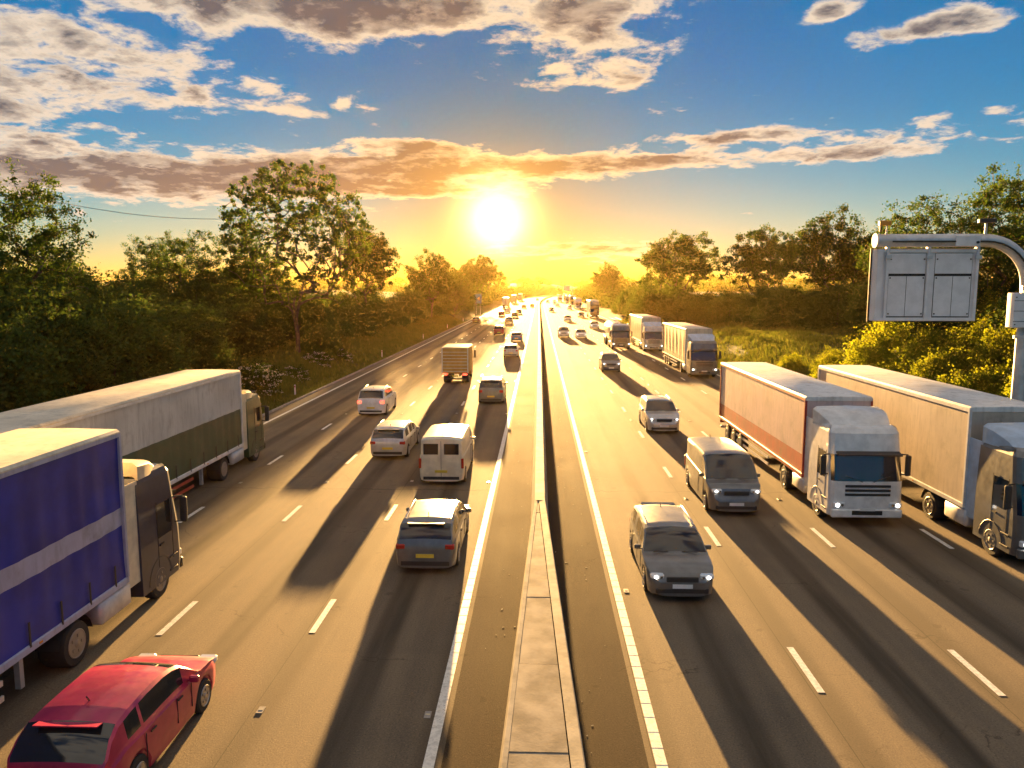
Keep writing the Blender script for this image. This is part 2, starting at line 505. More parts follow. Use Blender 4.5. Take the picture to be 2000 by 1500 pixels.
# ------------------------------------------------------------------ concrete central barrier (widens towards the bridge)
bar = empty('concrete_barrier', (0, 12, 0))
tag(bar, 'weathered concrete central barrier running down the middle between the carriageways', 'barrier')
YB = 26.0
def xl(y): return -.125 - max(0, YB - y) * .0295
def xr(y): return .245 + max(0, YB - y) * .0335
def half(name, side, y0, y1, mat, capw):
    q = MB(); rings = []; y = y0
    while y < y1 + 1e-6:
        e = (xl(y) if side < 0 else xr(y)) + .008 * noise.noise((y * .5, side, 0)); hz = .90 + .006 * noise.noise((y * .7, 3, side))
        rings.append([(e - side * capw, y, hz - .015), (e - side * .02, y, hz), (e, y, hz - .02), (e + side * .035, y, .50), (e + side * .10, y, .28), (e + side * .13, y, .0)])
        y += 1.0
    q.loft(rings, False)
    o = q.build(name, mat, bar, smooth=25, loc=(0, -12, 0)); return o
half('barrier_wall', -1, 4, YB, M_CONC2, .10); half('barrier_wall', 1, 4, YB, M_CONC2, .22)
y = 4.0; i = 0
while y < YB - .2:                                         # infill slabs cast between the two walls, with open joints
    y1 = min(y + (3.3, 4.1, 2.9)[i % 3], YB)
    q = MB(); g_ = .018; zt = .868 + .012 * ((i * 37) % 5) / 5
    a = [(xl(y) + .10 + g_ - .02, y + .012), (xr(y) - .22 - g_, y + .012), (xr(y1) - .22 - g_, y1 - .012), (xl(y1) + .10 + g_ - .02, y1 - .012)]
    if a[2][0] - a[3][0] < .03: a[2] = (a[3][0] + .03, a[2][1])
    q.loft([[(p, r_, .2) for p, r_ in a], [(p, r_, zt - .01) for p, r_ in a], [(p * .995, r_, zt) for p, r_ in a]], True, True)
    q.build('infill_slab', M_CONC, bar, loc=(0, -12, 0)); y = y1; i += 1
ys = axis([(YB, 350, 6), (350, 1150, 12)]); rings = []; q = MB()
for y in ys:
    c = cx(y); pr = [(xl(y) - .13, 0), (xl(y) - .10, .28), (xl(y) - .035, .5), (xl(y), .88), (xl(y) + .02, .90), (xr(y) - .02, .90), (xr(y), .88), (xr(y) + .035, .5), (xr(y) + .1, .28), (xr(y) + .13, 0)]
    rings.append([(c + a, y, z) for a, z in pr])
q.loft(rings, False); q.build('barrier_run', M_CONC2, bar, smooth=25, loc=(0, -12, 0))

# ------------------------------------------------------------------ vegetation
def leafmat(name, a, b_, tr, trans=.5, rough=.8):
    m = bpy.data.materials.new(name); m.use_nodes = True; X.tree = t = m.node_tree
    t.nodes.clear()
    tcn = nd('ShaderNodeTexCoord'); oi = nd('ShaderNodeObjectInfo')
    f = fbm(tcn.outputs['Object'], 1.1, 3, .6)
    geo = nd('ShaderNodeNewGeometry')
    f2 = X(geo.outputs['Random Per Island'])
    col = vmix((f.sstep(.3, .7) * .6 + f2 * .4), a, b_)
    hsn = nd('ShaderNodeHueSaturation'); lk(X(oi.outputs['Random']) * .5 + .75, hsn.inputs['Value']); lk(col, hsn.inputs['Color'])
    pb = nd('ShaderNodeBsdfPrincipled'); lk(hsn.outputs[0], pb.inputs['Base Color'])
    pb.inputs['Roughness'].default_value = rough; pb.inputs['Specular IOR Level'].default_value = .08
    tl = nd('ShaderNodeBsdfTranslucent')
    lk(vmix(1.0, hsn.outputs[0], tr, 'MULTIPLY'), tl.inputs['Color'])
    ms = nd('ShaderNodeMixShader'); ms.inputs[0].default_value = trans
    lk(pb.outputs[0], ms.inputs[1]); lk(tl.outputs[0], ms.inputs[2])
    o = nd('ShaderNodeOutputMaterial'); lk(ms.outputs[0], o.inputs[0])
    return m


M_LEAF = leafmat('tree leaves', (.022, .048, .010), (.062, .094, .019), (1.6, 1.6, .7), .38)
M_LEAF_Y = leafmat('sunlit bush leaves', (.045, .070, .010), (.150, .160, .024), (2.6, 2.4, .7), .55)  # sunlight on the right-hand scrub put into a brighter, yellower leaf colour
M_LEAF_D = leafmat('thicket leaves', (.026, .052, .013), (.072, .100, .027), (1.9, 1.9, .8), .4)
M_GRASS = leafmat('grass blades', (.052, .080, .016), (.135, .142, .044), (2.0, 1.9, .8), .42)
M_FLOWER = leafmat('white florets', (.55, .55, .48), (.75, .74, .66), (1.0, 1.0, .9), .4)
M_BARK = pmat('bark', (.075, .058, .040), .9, var=.35, vs_=3, bump=.8, bs=9)


def leaf_quad(vv, ff, c, s, rnd, flat=0.0):
    a = Vector((rnd.gauss(0, 1), rnd.gauss(0, 1), rnd.gauss(0, 1) * (1 - flat))).normalized()
    b_ = a.cross(Vector((rnd.gauss(0, 1), rnd.gauss(0, 1), rnd.gauss(0, 1)))).normalized() * s * rnd.uniform(.32, .5)
    a *= s * rnd.uniform(.8, 1.25); o = len(vv)
    vv += [c - a * .5, c + b_ + a * .05, c + a * .5, c - b_ + a * .05]
    ff.append((o, o + 1, o + 2, o + 3))


def make_tree(name, seed, H, fork, rw, zc, rz, ncl, per, leaf, spread=.6, hollow=.45, stems=1, mat=None, lump=.35):
    """a tapered trunk whose limbs reach every leaf cluster of an uneven crown"""
    rnd = random.Random(seed)
    root = empty(name)
    nodes = []; parent = []; 
    def addn(p, q): nodes.append(Vector(p)); parent.append(q); return len(nodes) - 1
    last = addn((0, 0, -.3), -1); lean = Vector((rnd.uniform(-.04, .04), rnd.uniform(-.04, .04), 1))
    nseg = 6
    for i in range(1, nseg + 1):
        last = addn(lean * (fork * i / nseg) + Vector((rnd.uniform(-.08, .08), rnd.uniform(-.08, .08), 0)), last)
    for k_ in range(1, stems):                                # several stems from low on the trunk
        q = 2 + k_ % 3; a = 2 * math.pi * k_ / stems + rnd.random()
        for i in range(1, 5):
            q = addn(nodes[q] + Vector((math.cos(a) * .32, math.sin(a) * .32, fork * .2)), q)
    pts = []
    while len(pts) < ncl:
        d = Vector((rnd.gauss(0, 1), rnd.gauss(0, 1), rnd.gauss(0, 1))).normalized()
        r = rnd.random() ** (1 / 3.0)
        if r < hollow and rnd.random() < .82: continue
        if d.z * r < -.35 and rnd.random() < .55: continue
        lm = 1 + lump * noise.noise((d.x * 1.7 + seed, d.y * 1.7, d.z * 1.7)) + lump * .7 * noise.noise((d.x * 4 + seed, d.y * 4, d.z * 4))
        p = Vector((d.x * rw * r * lm, d.y * rw * r * lm, zc + d.z * rz * r * lm))
        if p.z < fork * .55: continue
        pts.append(p)
    top = Vector((0, 0, fork * .8))
    pts.sort(key=lambda p: (p - top).length)
    ends = []
    for p in pts:
        best, bi = 1e9, 0
        dp = (p - top).length
        for i in range(3, len(nodes)):
            n_ = nodes[i]; dd = (p - n_).length
            pen = dd + max(0, (n_.z - p.z)) * 2.2 + .12 * (n_ - top).length * .4
            if pen < best: best, bi = pen, i
        n_ = nodes[bi]; seg = max(1, int((p - n_).length / 1.0)); q = bi
        for i in range(1, seg + 1):
            t = i / seg; m_ = n_.lerp(p, t); m_.z += math.sin(t * math.pi) * .12 * (p - n_).length * (1 if t < 1 else 0)
            j = .06 * (p - n_).length * (0 if i == seg else 1)
            q = addn(m_ + Vector((rnd.uniform(-j, j), rnd.uniform(-j, j), 0)), q)
        ends.append(q)
    w = [0] * len(nodes)
    for e in ends:
        while e >= 0: w[e] += 1; e = parent[e]
    base = .011 * H * (ncl ** 0) ; rad = [max(.016, base * (w_ / max(1, ncl)) ** .38) * (1.0) for w_ in w]
    rad[0] *= 1.5
    tb = MB()
    for i in range(1, len(nodes)):
        a, b2 = nodes[parent[i]], nodes[i]
        ra = min(rad[parent[i]], rad[i] * 1.6); n_ = 7 if rad[i] > .07 else (5 if rad[i] > .035 else 3)
        if (b2 - a).length > 1e-3: tb.tube([a, b2], [ra, rad[i]], n_, caps=False)
    tb.build('trunk', M_BARK, root, smooth=60)
    vv, ff = [], []
    for p in pts:
        cr = rnd.uniform(.35, 1.0) * spread
        for i in range(int(per * rnd.uniform(.6, 1.4))):
            d = Vector((rnd.gauss(0, .5), rnd.gauss(0, .5), rnd.gauss(0, .38))) * cr
            leaf_quad(vv, ff, p + d, leaf * rnd.uniform(.7, 1.3), rnd)
    MB().add(vv, ff).build('crown', mat or M_LEAF, root)
    return root


def make_bush(name, seed, rx_, ry_, h, ncl, per, leaf, spread, mat, flowers=0, sprigs=0):
    rnd = random.Random(seed); root = empty(name)
    vv, ff, fv, fl = [], [], [], []
    tb = MB()
    tb.tube([(0, 0, -.3), (.1, .05, h * .3), (.0, .12, h * .6), (.1, .1, h * .8)], [.10, .08, .05, .02], 7, False)
    n = 0
    while n < ncl:
        d = Vector((rnd.gauss(0, 1), rnd.gauss(0, 1), abs(rnd.gauss(0, 1)))).normalized()
        r = .55 + .45 * rnd.random() ** .5
        lm = 1 + .30 * noise.noise((d.x * 2.1 + seed, d.y * 2.1, d.z * 2.1)) + .30 * noise.noise((d.x * 5 + seed, d.y * 5, d.z * 5))
        p = Vector((d.x * rx_ * r * lm, d.y * ry_ * r * lm, d.z * h * .9 * r * lm + .05 * h)); n += 1
        cr = spread * rnd.uniform(.5, 1.1)
        for i in range(int(per * rnd.uniform(.6, 1.4))):
            leaf_quad(vv, ff, p + Vector((rnd.gauss(0, .5), rnd.gauss(0, .5), rnd.gauss(0, .42))) * cr, leaf * rnd.uniform(.7, 1.35), rnd)
        if sprigs and d.z > .3 and rnd.random() < sprigs:    # long shoots standing out of the outline
            L_ = rnd.uniform(.5, 1.3) * spread * 1.8; dd = (d + Vector((rnd.uniform(-.4, .4), rnd.uniform(-.4, .4), .9))).normalized()
            for i in range(14): leaf_quad(vv, ff, p + dd * L_ * rnd.random() + Vector((rnd.gauss(0, .09), rnd.gauss(0, .09), rnd.gauss(0, .09))), leaf * .9, rnd)
        if flowers and rnd.random() < flowers:
            for i in range(16): leaf_quad(fv, fl, p + Vector((rnd.gauss(0, .4), rnd.gauss(0, .4), rnd.gauss(0, .15))) * cr + d * cr * .6, .11, rnd, .7)
    tb.build('stem', M_BARK, root, smooth=60)
    MB().add(vv, ff).build('foliage', mat, root)
    if fl: MB().add(fv, fl).build('blossom', M_FLOWER, root)
    return root


def place(o, x, y, s=1.0, rz=0.0, sink=.1, sz=None):
    o.location = (x, y, ground_z(x, y) - sink); o.rotation_euler = (0, 0, rz); o.scale = (s, s, sz or s); return o


rnd = random.Random(11)
ORD = ['first', 'second', 'third', 'fourth', 'fifth', 'sixth', 'seventh', 'eighth', 'ninth', 'tenth', 'eleventh', 'twelfth', 'thirteenth', 'fourteenth', 'fifteenth', 'sixteenth', 'seventeenth', 'eighteenth', 'nineteenth', 'twentieth']


def rows(spots, cuts, side):
    """which row of the thicket (by distance from the road) and which place in it, counted away from the camera"""
    out = {}
    for r_, (lo, hi) in enumerate(cuts):
        for n_, p in enumerate(sorted((p for p in spots if lo <= abs(p[0]) < hi), key=lambda p: p[1])):
            out[p] = '%s dark bush counting away in the %s row of the %s thicket' % (ORD[n_], ('roadside', 'middle', 'back')[r_], side)
    return out


# -- trees the photograph shows one by one
t1 = make_tree('maple_tree', 3, 19.0, 5.8, 7.6, 11.9, 7.2, 700, 34, .24, .58, .62, 6, lump=.16)
place(t1, -24.4, 77, 1.0, .4)
tag(t1, 'big round-crowned tree with sky showing between its stems, tallest on the left bank', 'tree')
pA = make_tree('broadleaf_tree', 8, 15.5, 4.0, 3.9, 10.3, 5.0, 300, 52, .26, .75, .4, 3)
pB = make_tree('broadleaf_tree', 21, 16.0, 4.0, 6.6, 10.2, 5.6, 380, 60, .30, .95, .35, 3)
pC = make_tree('field_tree', 34, 13.0, 3.2, 5.4, 8.2, 4.8, 330, 56, .26, .85, .3, 2)
pD = make_tree('open_tree', 55, 12.0, 2.4, 4.6, 7.6, 5.0, 300, 66, .17, .8, .25, 4, lump=.5)
GRP = 'roadside trees'
used = set()
def tree(proto, x, y, s, rz, label, sz=None):
    o = proto if proto.name not in used else copy_tree(proto); used.add(proto.name)
    place(o, x, y, s, rz, .2, sz); tag(o, label, 'tree', GRP); return o


tree(pA, -24.6, 110, 1.02, .3, 'slimmer tree standing just right of the big round-crowned tree')
tree(pC, -23.5, 168, 1.05, 1.2, 'small rounded tree above the left bank between the slim tree and the sun')
tree(pD, -21.5, 196, .95, 2.0, 'little thin tree just left of the dark tree under the sun')
tree(pB, -22.5, 300, 1.12, .7, 'dark dense tree at the left roadside directly below the setting sun', 1.22)
tree(copy_tree(pB), -27, 250, .75, 2.7, 'tree half hidden behind the small rounded tree on the left')
tree(copy_tree(pB), 28.5, 160, 1.22, 1.9, 'broad dome-shaped tree on the right bank beyond the tanker', 1.05)
tree(copy_tree(pC), 26.5, 300, 1.15, .5, 'farthest rounded tree on the right bank near the bend')
tree(copy_tree(pB), 35.0, 122, .86, 3.3, 'rounded tree above the grassy slope on the right skyline', .88)
tree(copy_tree(pC), 36.0, 97, .98, 4.1, 'tree left of the overhead sign with low sun coming through it', 1.02)
tree(copy_tree(pC), 41.5, 97, .86, 5.0, 'tree crown showing just behind the left end of the sign arm')
tree(copy_tree(pD), 30.5, 62, .98, 1.0, 'thin-topped tree rising behind the overhead sign')
tree(copy_tree(pD), 35.6, 58, 1.08, 2.4, 'tall spiky tree at the right edge behind the curved sign post')
tree(copy_tree(pD), 40.0, 64, 1.0, 5.1, 'spiky tree at the far right edge beside another like it')
tree(copy_tree(pD), -32.6, 47, .90, .2, 'tree with wispy branches leaning in at the left edge')
tree(copy_tree(pD), -38.5, 46, 1.0, 1.6, 'leafy tree cut off by the left edge of the picture')
tree(copy_tree(pD), -36.5, 80, .78, 3.0, 'ragged small tree left of the big round-crowned tree')
tree(copy_tree(pD), -42.5, 84, .70, 4.4, 'scrubby little tree at the left end of the ragged skyline')
tree(copy_tree(pC), -32.0, 86, .70, 2.2, 'small dark tree tucked against the left of the big tree')

# -- thicket bushes
bA = make_bush('thicket_bush', 4, 3.4, 3.4, 4.6, 280, 62, .19, .85, M_LEAF_D, sprigs=.15)
bB = make_bush('thicket_bush', 15, 3.0, 3.6, 5.4, 280, 62, .19, .9, M_LEAF_D, sprigs=.25)
bC = make_bush('bright_bush', 27, 2.3, 2.5, 3.9, 300, 56, .125, .6, M_LEAF_Y, sprigs=.3)
bD = make_bush('bright_bush', 39, 2.8, 2.3, 3.1, 280, 56, .125, .6, M_LEAF_Y, sprigs=.25)
bE = make_bush('flowering_bush', 48, 1.5, 1.5, 1.7, 130, 26, .15, .45, M_LEAF, .55, .2)
LGRP, RGRP, YGRP, FGRP = 'bushes of the left bank thicket', 'bushes of the right bank hedge', 'sunlit bushes under the overhead sign', 'flowering bushes on the left verge'


def bush(proto, x, y, s, sz, label, grp):
    o = proto if proto.name not in used else copy_tree(proto); used.add(proto.name)
    place(o, x, y, s, rnd.uniform(0, 6.28), .25, sz); tag(o, label, 'bush', grp); return o


LSP = [
        (-24.6, 33, .95, .95), (-27.5, 38, 1.1, 1.1), (-24.4, 43, .95, .9), (-30.5, 34, 1.1, 1.1), (-31.5, 42, 1.1, 1.0), (-27.3, 48, 1.1, 1.05), (-24.8, 53, .85, .75),
        (-31.0, 52, 1.1, 1.0), (-35.0, 48, 1.1, 1.05), (-28.0, 58, 1.15, 1.0), (-32.5, 61, 1.1, .95), (-37.0, 58, 1.1, .95), (-40.5, 52, 1.1, 1.0), (-27.5, 66, 1.0, .95),
        (-31.5, 70, 1.2, 1.1), (-36.5, 68, 1.15, 1.0), (-41.5, 67, 1.1, .95), (-29.5, 76, 1.1, 1.05), (-34.5, 79, 1.2, 1.1), (-40.5, 77, 1.2, 1.1), (-46.5, 74, 1.2, 1.05), (-46, 62, 1.2, 1.0),
        (-51, 66, 1.2, 1.1), (-52, 80, 1.3, 1.15), (-27.0, 86, 1.15, 1.1), (-32.0, 91, 1.2, 1.1), (-38.0, 92, 1.2, 1.1), (-27.8, 97, 1.15, 1.1), (-26.5, 106, 1.1, 1.1), (-30.5, 110, 1.2, 1.1),
        (-27.0, 118, 1.15, 1.05), (-26.0, 128, 1.1, 1.0), (-29.5, 133, 1.2, 1.1), (-26.5, 141, 1.1, 1.0), (-25.5, 153, 1.1, 1.05), (-27.5, 162, 1.15, 1.1), (-26.0, 176, 1.2, 1.1), (-25.5, 190, 1.2, 1.1)]
LLB = rows(LSP, ((0, 28.2), (28.2, 34), (34, 99)), 'left bank')
for i, p_ in enumerate(LSP):
    bush(bA if i % 2 else bB, *p_, LLB[p_], LGRP)
bush(copy_tree(bA), -22.9, 79.5, .62, .75, 'small pale bush catching low sun at the foot of the big tree', LGRP)
RSP = [
        (33.5, 88, 1.15, 1.0), (38.5, 84, 1.15, 1.0), (43.5, 86, 1.2, 1.1), (35.5, 96, 1.15, .95), (31.5, 101, 1.1, .95), (37.5, 106, 1.15, 1.0), (32.3, 112, 1.1, 1.0), (36.5, 118, 1.2, 1.0),
        (30.0, 122, 1.0, .95), (33.0, 131, 1.15, 1.05), (28.6, 134, 1.05, 1.0), (30.5, 143, 1.2, 1.1), (26.5, 148, 1.1, 1.2), (24.6, 160, 1.2, 1.45), (29.5, 170, 1.3, 1.4), (24.6, 178, 1.2, 1.5),
        (26.5, 192, 1.2, 1.5), (24.5, 206, 1.2, 1.5), (34.0, 76, 1.15, 1.1), (40.0, 72, 1.2, 1.1), (33.0, 66, 1.15, 1.05), (38.5, 62, 1.2, 1.1), (29.8, 58, 1.05, 1.0), (36.0, 52, 1.2, 1.1), (30.8, 48, 1.1, 1.0), (35.5, 44, 1.2, 1.1), (46, 76, 1.3, 1.2)]
RLB = rows(RSP, ((0, 31.2), (31.2, 36), (36, 99)), 'right bank')
for i, p_ in enumerate(RSP):
    bush(copy_tree(bA if i % 2 else bB), *p_, RLB[p_], RGRP)
for x, y, s, z, nm in [(24.6, 55.5, 1.05, 1.25, 'tall bright yellow-green bush left of the hanging sign panel'), (27.0, 53.0, 1.05, 1.2, 'sunlit bush behind the lower left corner of the sign panel'),
                       (22.6, 53.0, .72, .75, 'low bright bush at the kerb end of the sunlit scrub'), (24.3, 50.0, .95, .9, 'sunlit bush low down below the sign panel'), (27.4, 48.6, 1.0, 1.1, 'leafy bush half lit below the middle of the sign panel'),
                       (23.6, 45.8, .9, .85, 'bright bush just above the roof of the pale lorry'), (26.8, 44.2, 1.0, 1.1, 'bush beside the sign post with sunlit outer shoots'), (23.6, 41.2, .85, .9, 'bush showing between the pale lorry and the sign post'),
                       (27.2, 39.5, 1.0, 1.15, 'dark bush right behind the sign post'), (24.0, 36.6, .9, 1.0, 'bush at the right edge beyond the sign post'), (21.9, 58.5, .55, .6, 'small golden weed bush on the right verge'),
                       (23.2, 61.0, .6, .62, 'yellow bush at the foot of the grassy slope'), (21.8, 66.5, .5, .5, 'low tuft bush on the verge beside the yellow lorry'), (28.3, 57.0, 1.0, 1.2, 'upper bush behind the left edge of the sign panel'), (30.0, 51.0, 1.1, 1.2, 'upper bush hidden behind the sign panel')]:
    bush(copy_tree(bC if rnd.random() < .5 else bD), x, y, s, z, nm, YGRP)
for p in (bC, bD):                                            # the two patterns themselves
    pass
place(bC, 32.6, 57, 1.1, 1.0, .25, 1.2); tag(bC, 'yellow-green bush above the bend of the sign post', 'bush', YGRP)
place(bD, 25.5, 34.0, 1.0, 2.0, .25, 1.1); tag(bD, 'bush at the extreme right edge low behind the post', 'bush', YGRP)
for i, (x, y, s, nm) in enumerate([(-20.9, 55.0, 1.15, 'white-flowering bush just ahead of the cream-roofed lorry'), (-21.5, 58.5, .9, 'smaller white-flowering bush behind the first on the left verge'),
                                   (-20.6, 64.0, .7, 'low flowering weeds in the middle of the left verge'), (-21.4, 73.0, .85, 'pale flowering bush farther along the left verge'), (-21.2, 81, .75, 'last pale flowering bush along the left verge')]):
    bush(bE if i == 0 else copy_tree(bE), x, y, s, s * 1.05, nm, FGRP)


# -- grass on both banks, far hedges and the wooded hills
def grass(side, seed, n, y0, y1, u1):
    rnd = random.Random(seed); vv, ff = [], []
    for i in range(n):
        y = y0 + (y1 - y0) * rnd.random() ** 1.5; u = .35 + u1 * rnd.random() ** 1.25
        x = (-17.95 - u) if side < 0 else (18.35 + u)
        if noise.noise((x * .25, y * .22, 7)) + rnd.uniform(-.4, .6) < -.15: continue
        z = ground_z(x, y) - .03; h = rnd.uniform(.18, .55) * (1 + .6 * noise.noise((x * .12, y * .1, 2)))
        if u < 1.2: h *= .5
        for k_ in range(3):
            a = rnd.uniform(0, 6.28); w = rnd.uniform(.03, .07); l = rnd.uniform(.1, .5) * h; o = len(vv)
            px, py = x + rnd.gauss(0, .12), y + rnd.gauss(0, .12)
            vv += [(px - math.sin(a) * w, py + math.cos(a) * w, z), (px + math.sin(a) * w, py - math.cos(a) * w, z), (px + math.cos(a) * l, py + math.sin(a) * l, z + h)]
            ff.append((o, o + 1, o + 2))
    o = MB().add(vv, ff).build('grass', M_GRASS); o['kind'] = 'stuff'
    o['label'] = 'long rough grass on the %s bank' % ('left' if side < 0 else 'right')


grass(-1, 1, 60000, 22, 190, 9)
grass(1, 2, 70000, 30, 190, 18)


def leafmass(name, blobs, n_per, size, label, seed):
    rnd = random.Random(seed); vv, ff = [], []
    for (x, y, z, rx_, ry_, rz_) in blobs:
        for i in range(int(n_per * rnd.uniform(.8, 1.2))):
            d = Vector((rnd.gauss(0, 1), rnd.gauss(0, 1), rnd.gauss(0, 1))).normalized() * (.6 + .4 * rnd.random())
            lm = 1 + .35 * noise.noise((d.x * 2 + x, d.y * 2 + y, d.z * 2)) + .2 * noise.noise((d.x * 6 + x, d.y * 6, d.z * 6))
            leaf_quad(vv, ff, Vector((x + d.x * rx_ * lm, y + d.y * ry_ * lm, z + max(-.3, d.z) * rz_ * lm)), size * rnd.uniform(.6, 1.4), rnd)
    o = MB().add(vv, ff).build(name, M_LEAF_D); o['kind'] = 'stuff'; o['label'] = label
    return o


rnd = random.Random(77)
bl = []
y = 200
while y < 900:
    for sd in (-1, 1):
        for u in (7, 13):
            x = (-17.9 - u if sd < 0 else 18.3 + u) + cx(y) + rnd.uniform(-1.5, 1.5); hh = rnd.uniform(2.6, 5.2) * (1 if u < 10 else 1.25)
            bl.append((x, y + rnd.uniform(-4, 4), ground_z(x, y) + hh * .35, rnd.uniform(3, 5), 5.5, hh))
    y += 9 + y * .01
leafmass('roadside_woodland', bl, 340, .75, 'continuous belt of far trees along both sides of the motorway', 1)
bl = []
for i in range(420):
    y = 640 + 520 * rnd.random(); x = rnd.uniform(-420, 460) * (y / 900)
    if abs(x - cx(y)) < 27 and y < 1000: continue
    hh = rnd.uniform(4, 8); bl.append((x, y, ground_z(x, y) + hh * .4, rnd.uniform(5, 11), rnd.uniform(5, 9), hh))
leafmass('distant_woodland', bl, 190, 1.8, 'wooded hills closing the view beyond the bend', 2)

# ------------------------------------------------------------------ vehicles
def lerp_tab(tab, y):
    """piecewise smooth table (key, value) read at y; keys descend from nose to tail"""
    if y >= tab[0][0]: return tab[0][1]
    for (a, va), (b2, vb) in zip(tab, tab[1:]):
        if y >= b2:
            t = (a - y) / (a - b2) if a != b2 else 0
            return va + (vb - va) * t
    return tab[-1][1]


def wheel(parent, x, y, r, w, rim_mat, out):
    t = MB(); prof = [(-.5, .62), (-.5, .92), (-.38, 1.0), (.38, 1.0), (.5, .92), (.5, .62)]
    n = 22
    t.loft([[(x + p * w, y + r * q * math.cos(2 * math.pi * j / n), r + r * q * math.sin(2 * math.pi * j / n)) for j in range(n)] for p, q in prof], True, True)
    o = t.build('wheel', M_RUB, parent, smooth=40)
    k = MB(); xo = x + out * (w / 2)
    k.loft([[(xo + out * d, y + r * q * math.cos(2 * math.pi * j / n), r + r * q * math.sin(2 * math.pi * j / n)) for j in range(n)] for d, q in ((.004, .64), (.014, .60), (-.02, .52), (.0, .20), (.02, .14))], True, True)
    for j in range(5):
        a = 2 * math.pi * j / 5
        k.box((xo + out * .008, y + r * .36 * math.cos(a), r + r * .36 * math.sin(a)), (.02, r * .13, r * .13))
    k.build('rim', rim_mat, o, smooth=40)
    return o


CAR_KINDS = {
    #        L     W     H    belt hood  yc(windscreen base) yrf  yrr    yrb   tail_z
    'hatch': dict(L=4.15, W=1.78, H=1.47, belt=.93, hood=.90, yc=.95, yrf=.22, yrr=-1.55, yrb=-2.0, tail=.95),
    'saloon': dict(L=4.65, W=1.82, H=1.44, belt=.93, hood=.88, yc=1.05, yrf=.35, yrr=-.95, yrb=-1.62, tail=.99),
    'estate': dict(L=4.70, W=1.82, H=1.49, belt=.95, hood=.90, yc=1.1, yrf=.40, yrr=-1.95, yrb=-2.27, tail=.98, rails=1),
    'suv': dict(L=4.55, W=1.88, H=1.70, belt=1.10, hood=1.06, yc=1.0, yrf=.35, yrr=-1.85, yrb=-2.17, tail=1.08, rails=1, rw=.36),
    'van': dict(L=5.1, W=1.95, H=2.02, belt=1.22, hood=1.13, yc=1.72, yrf=1.0, yrr=-2.47, yrb=-2.53, tail=1.2, van=1, rw=.34),
}


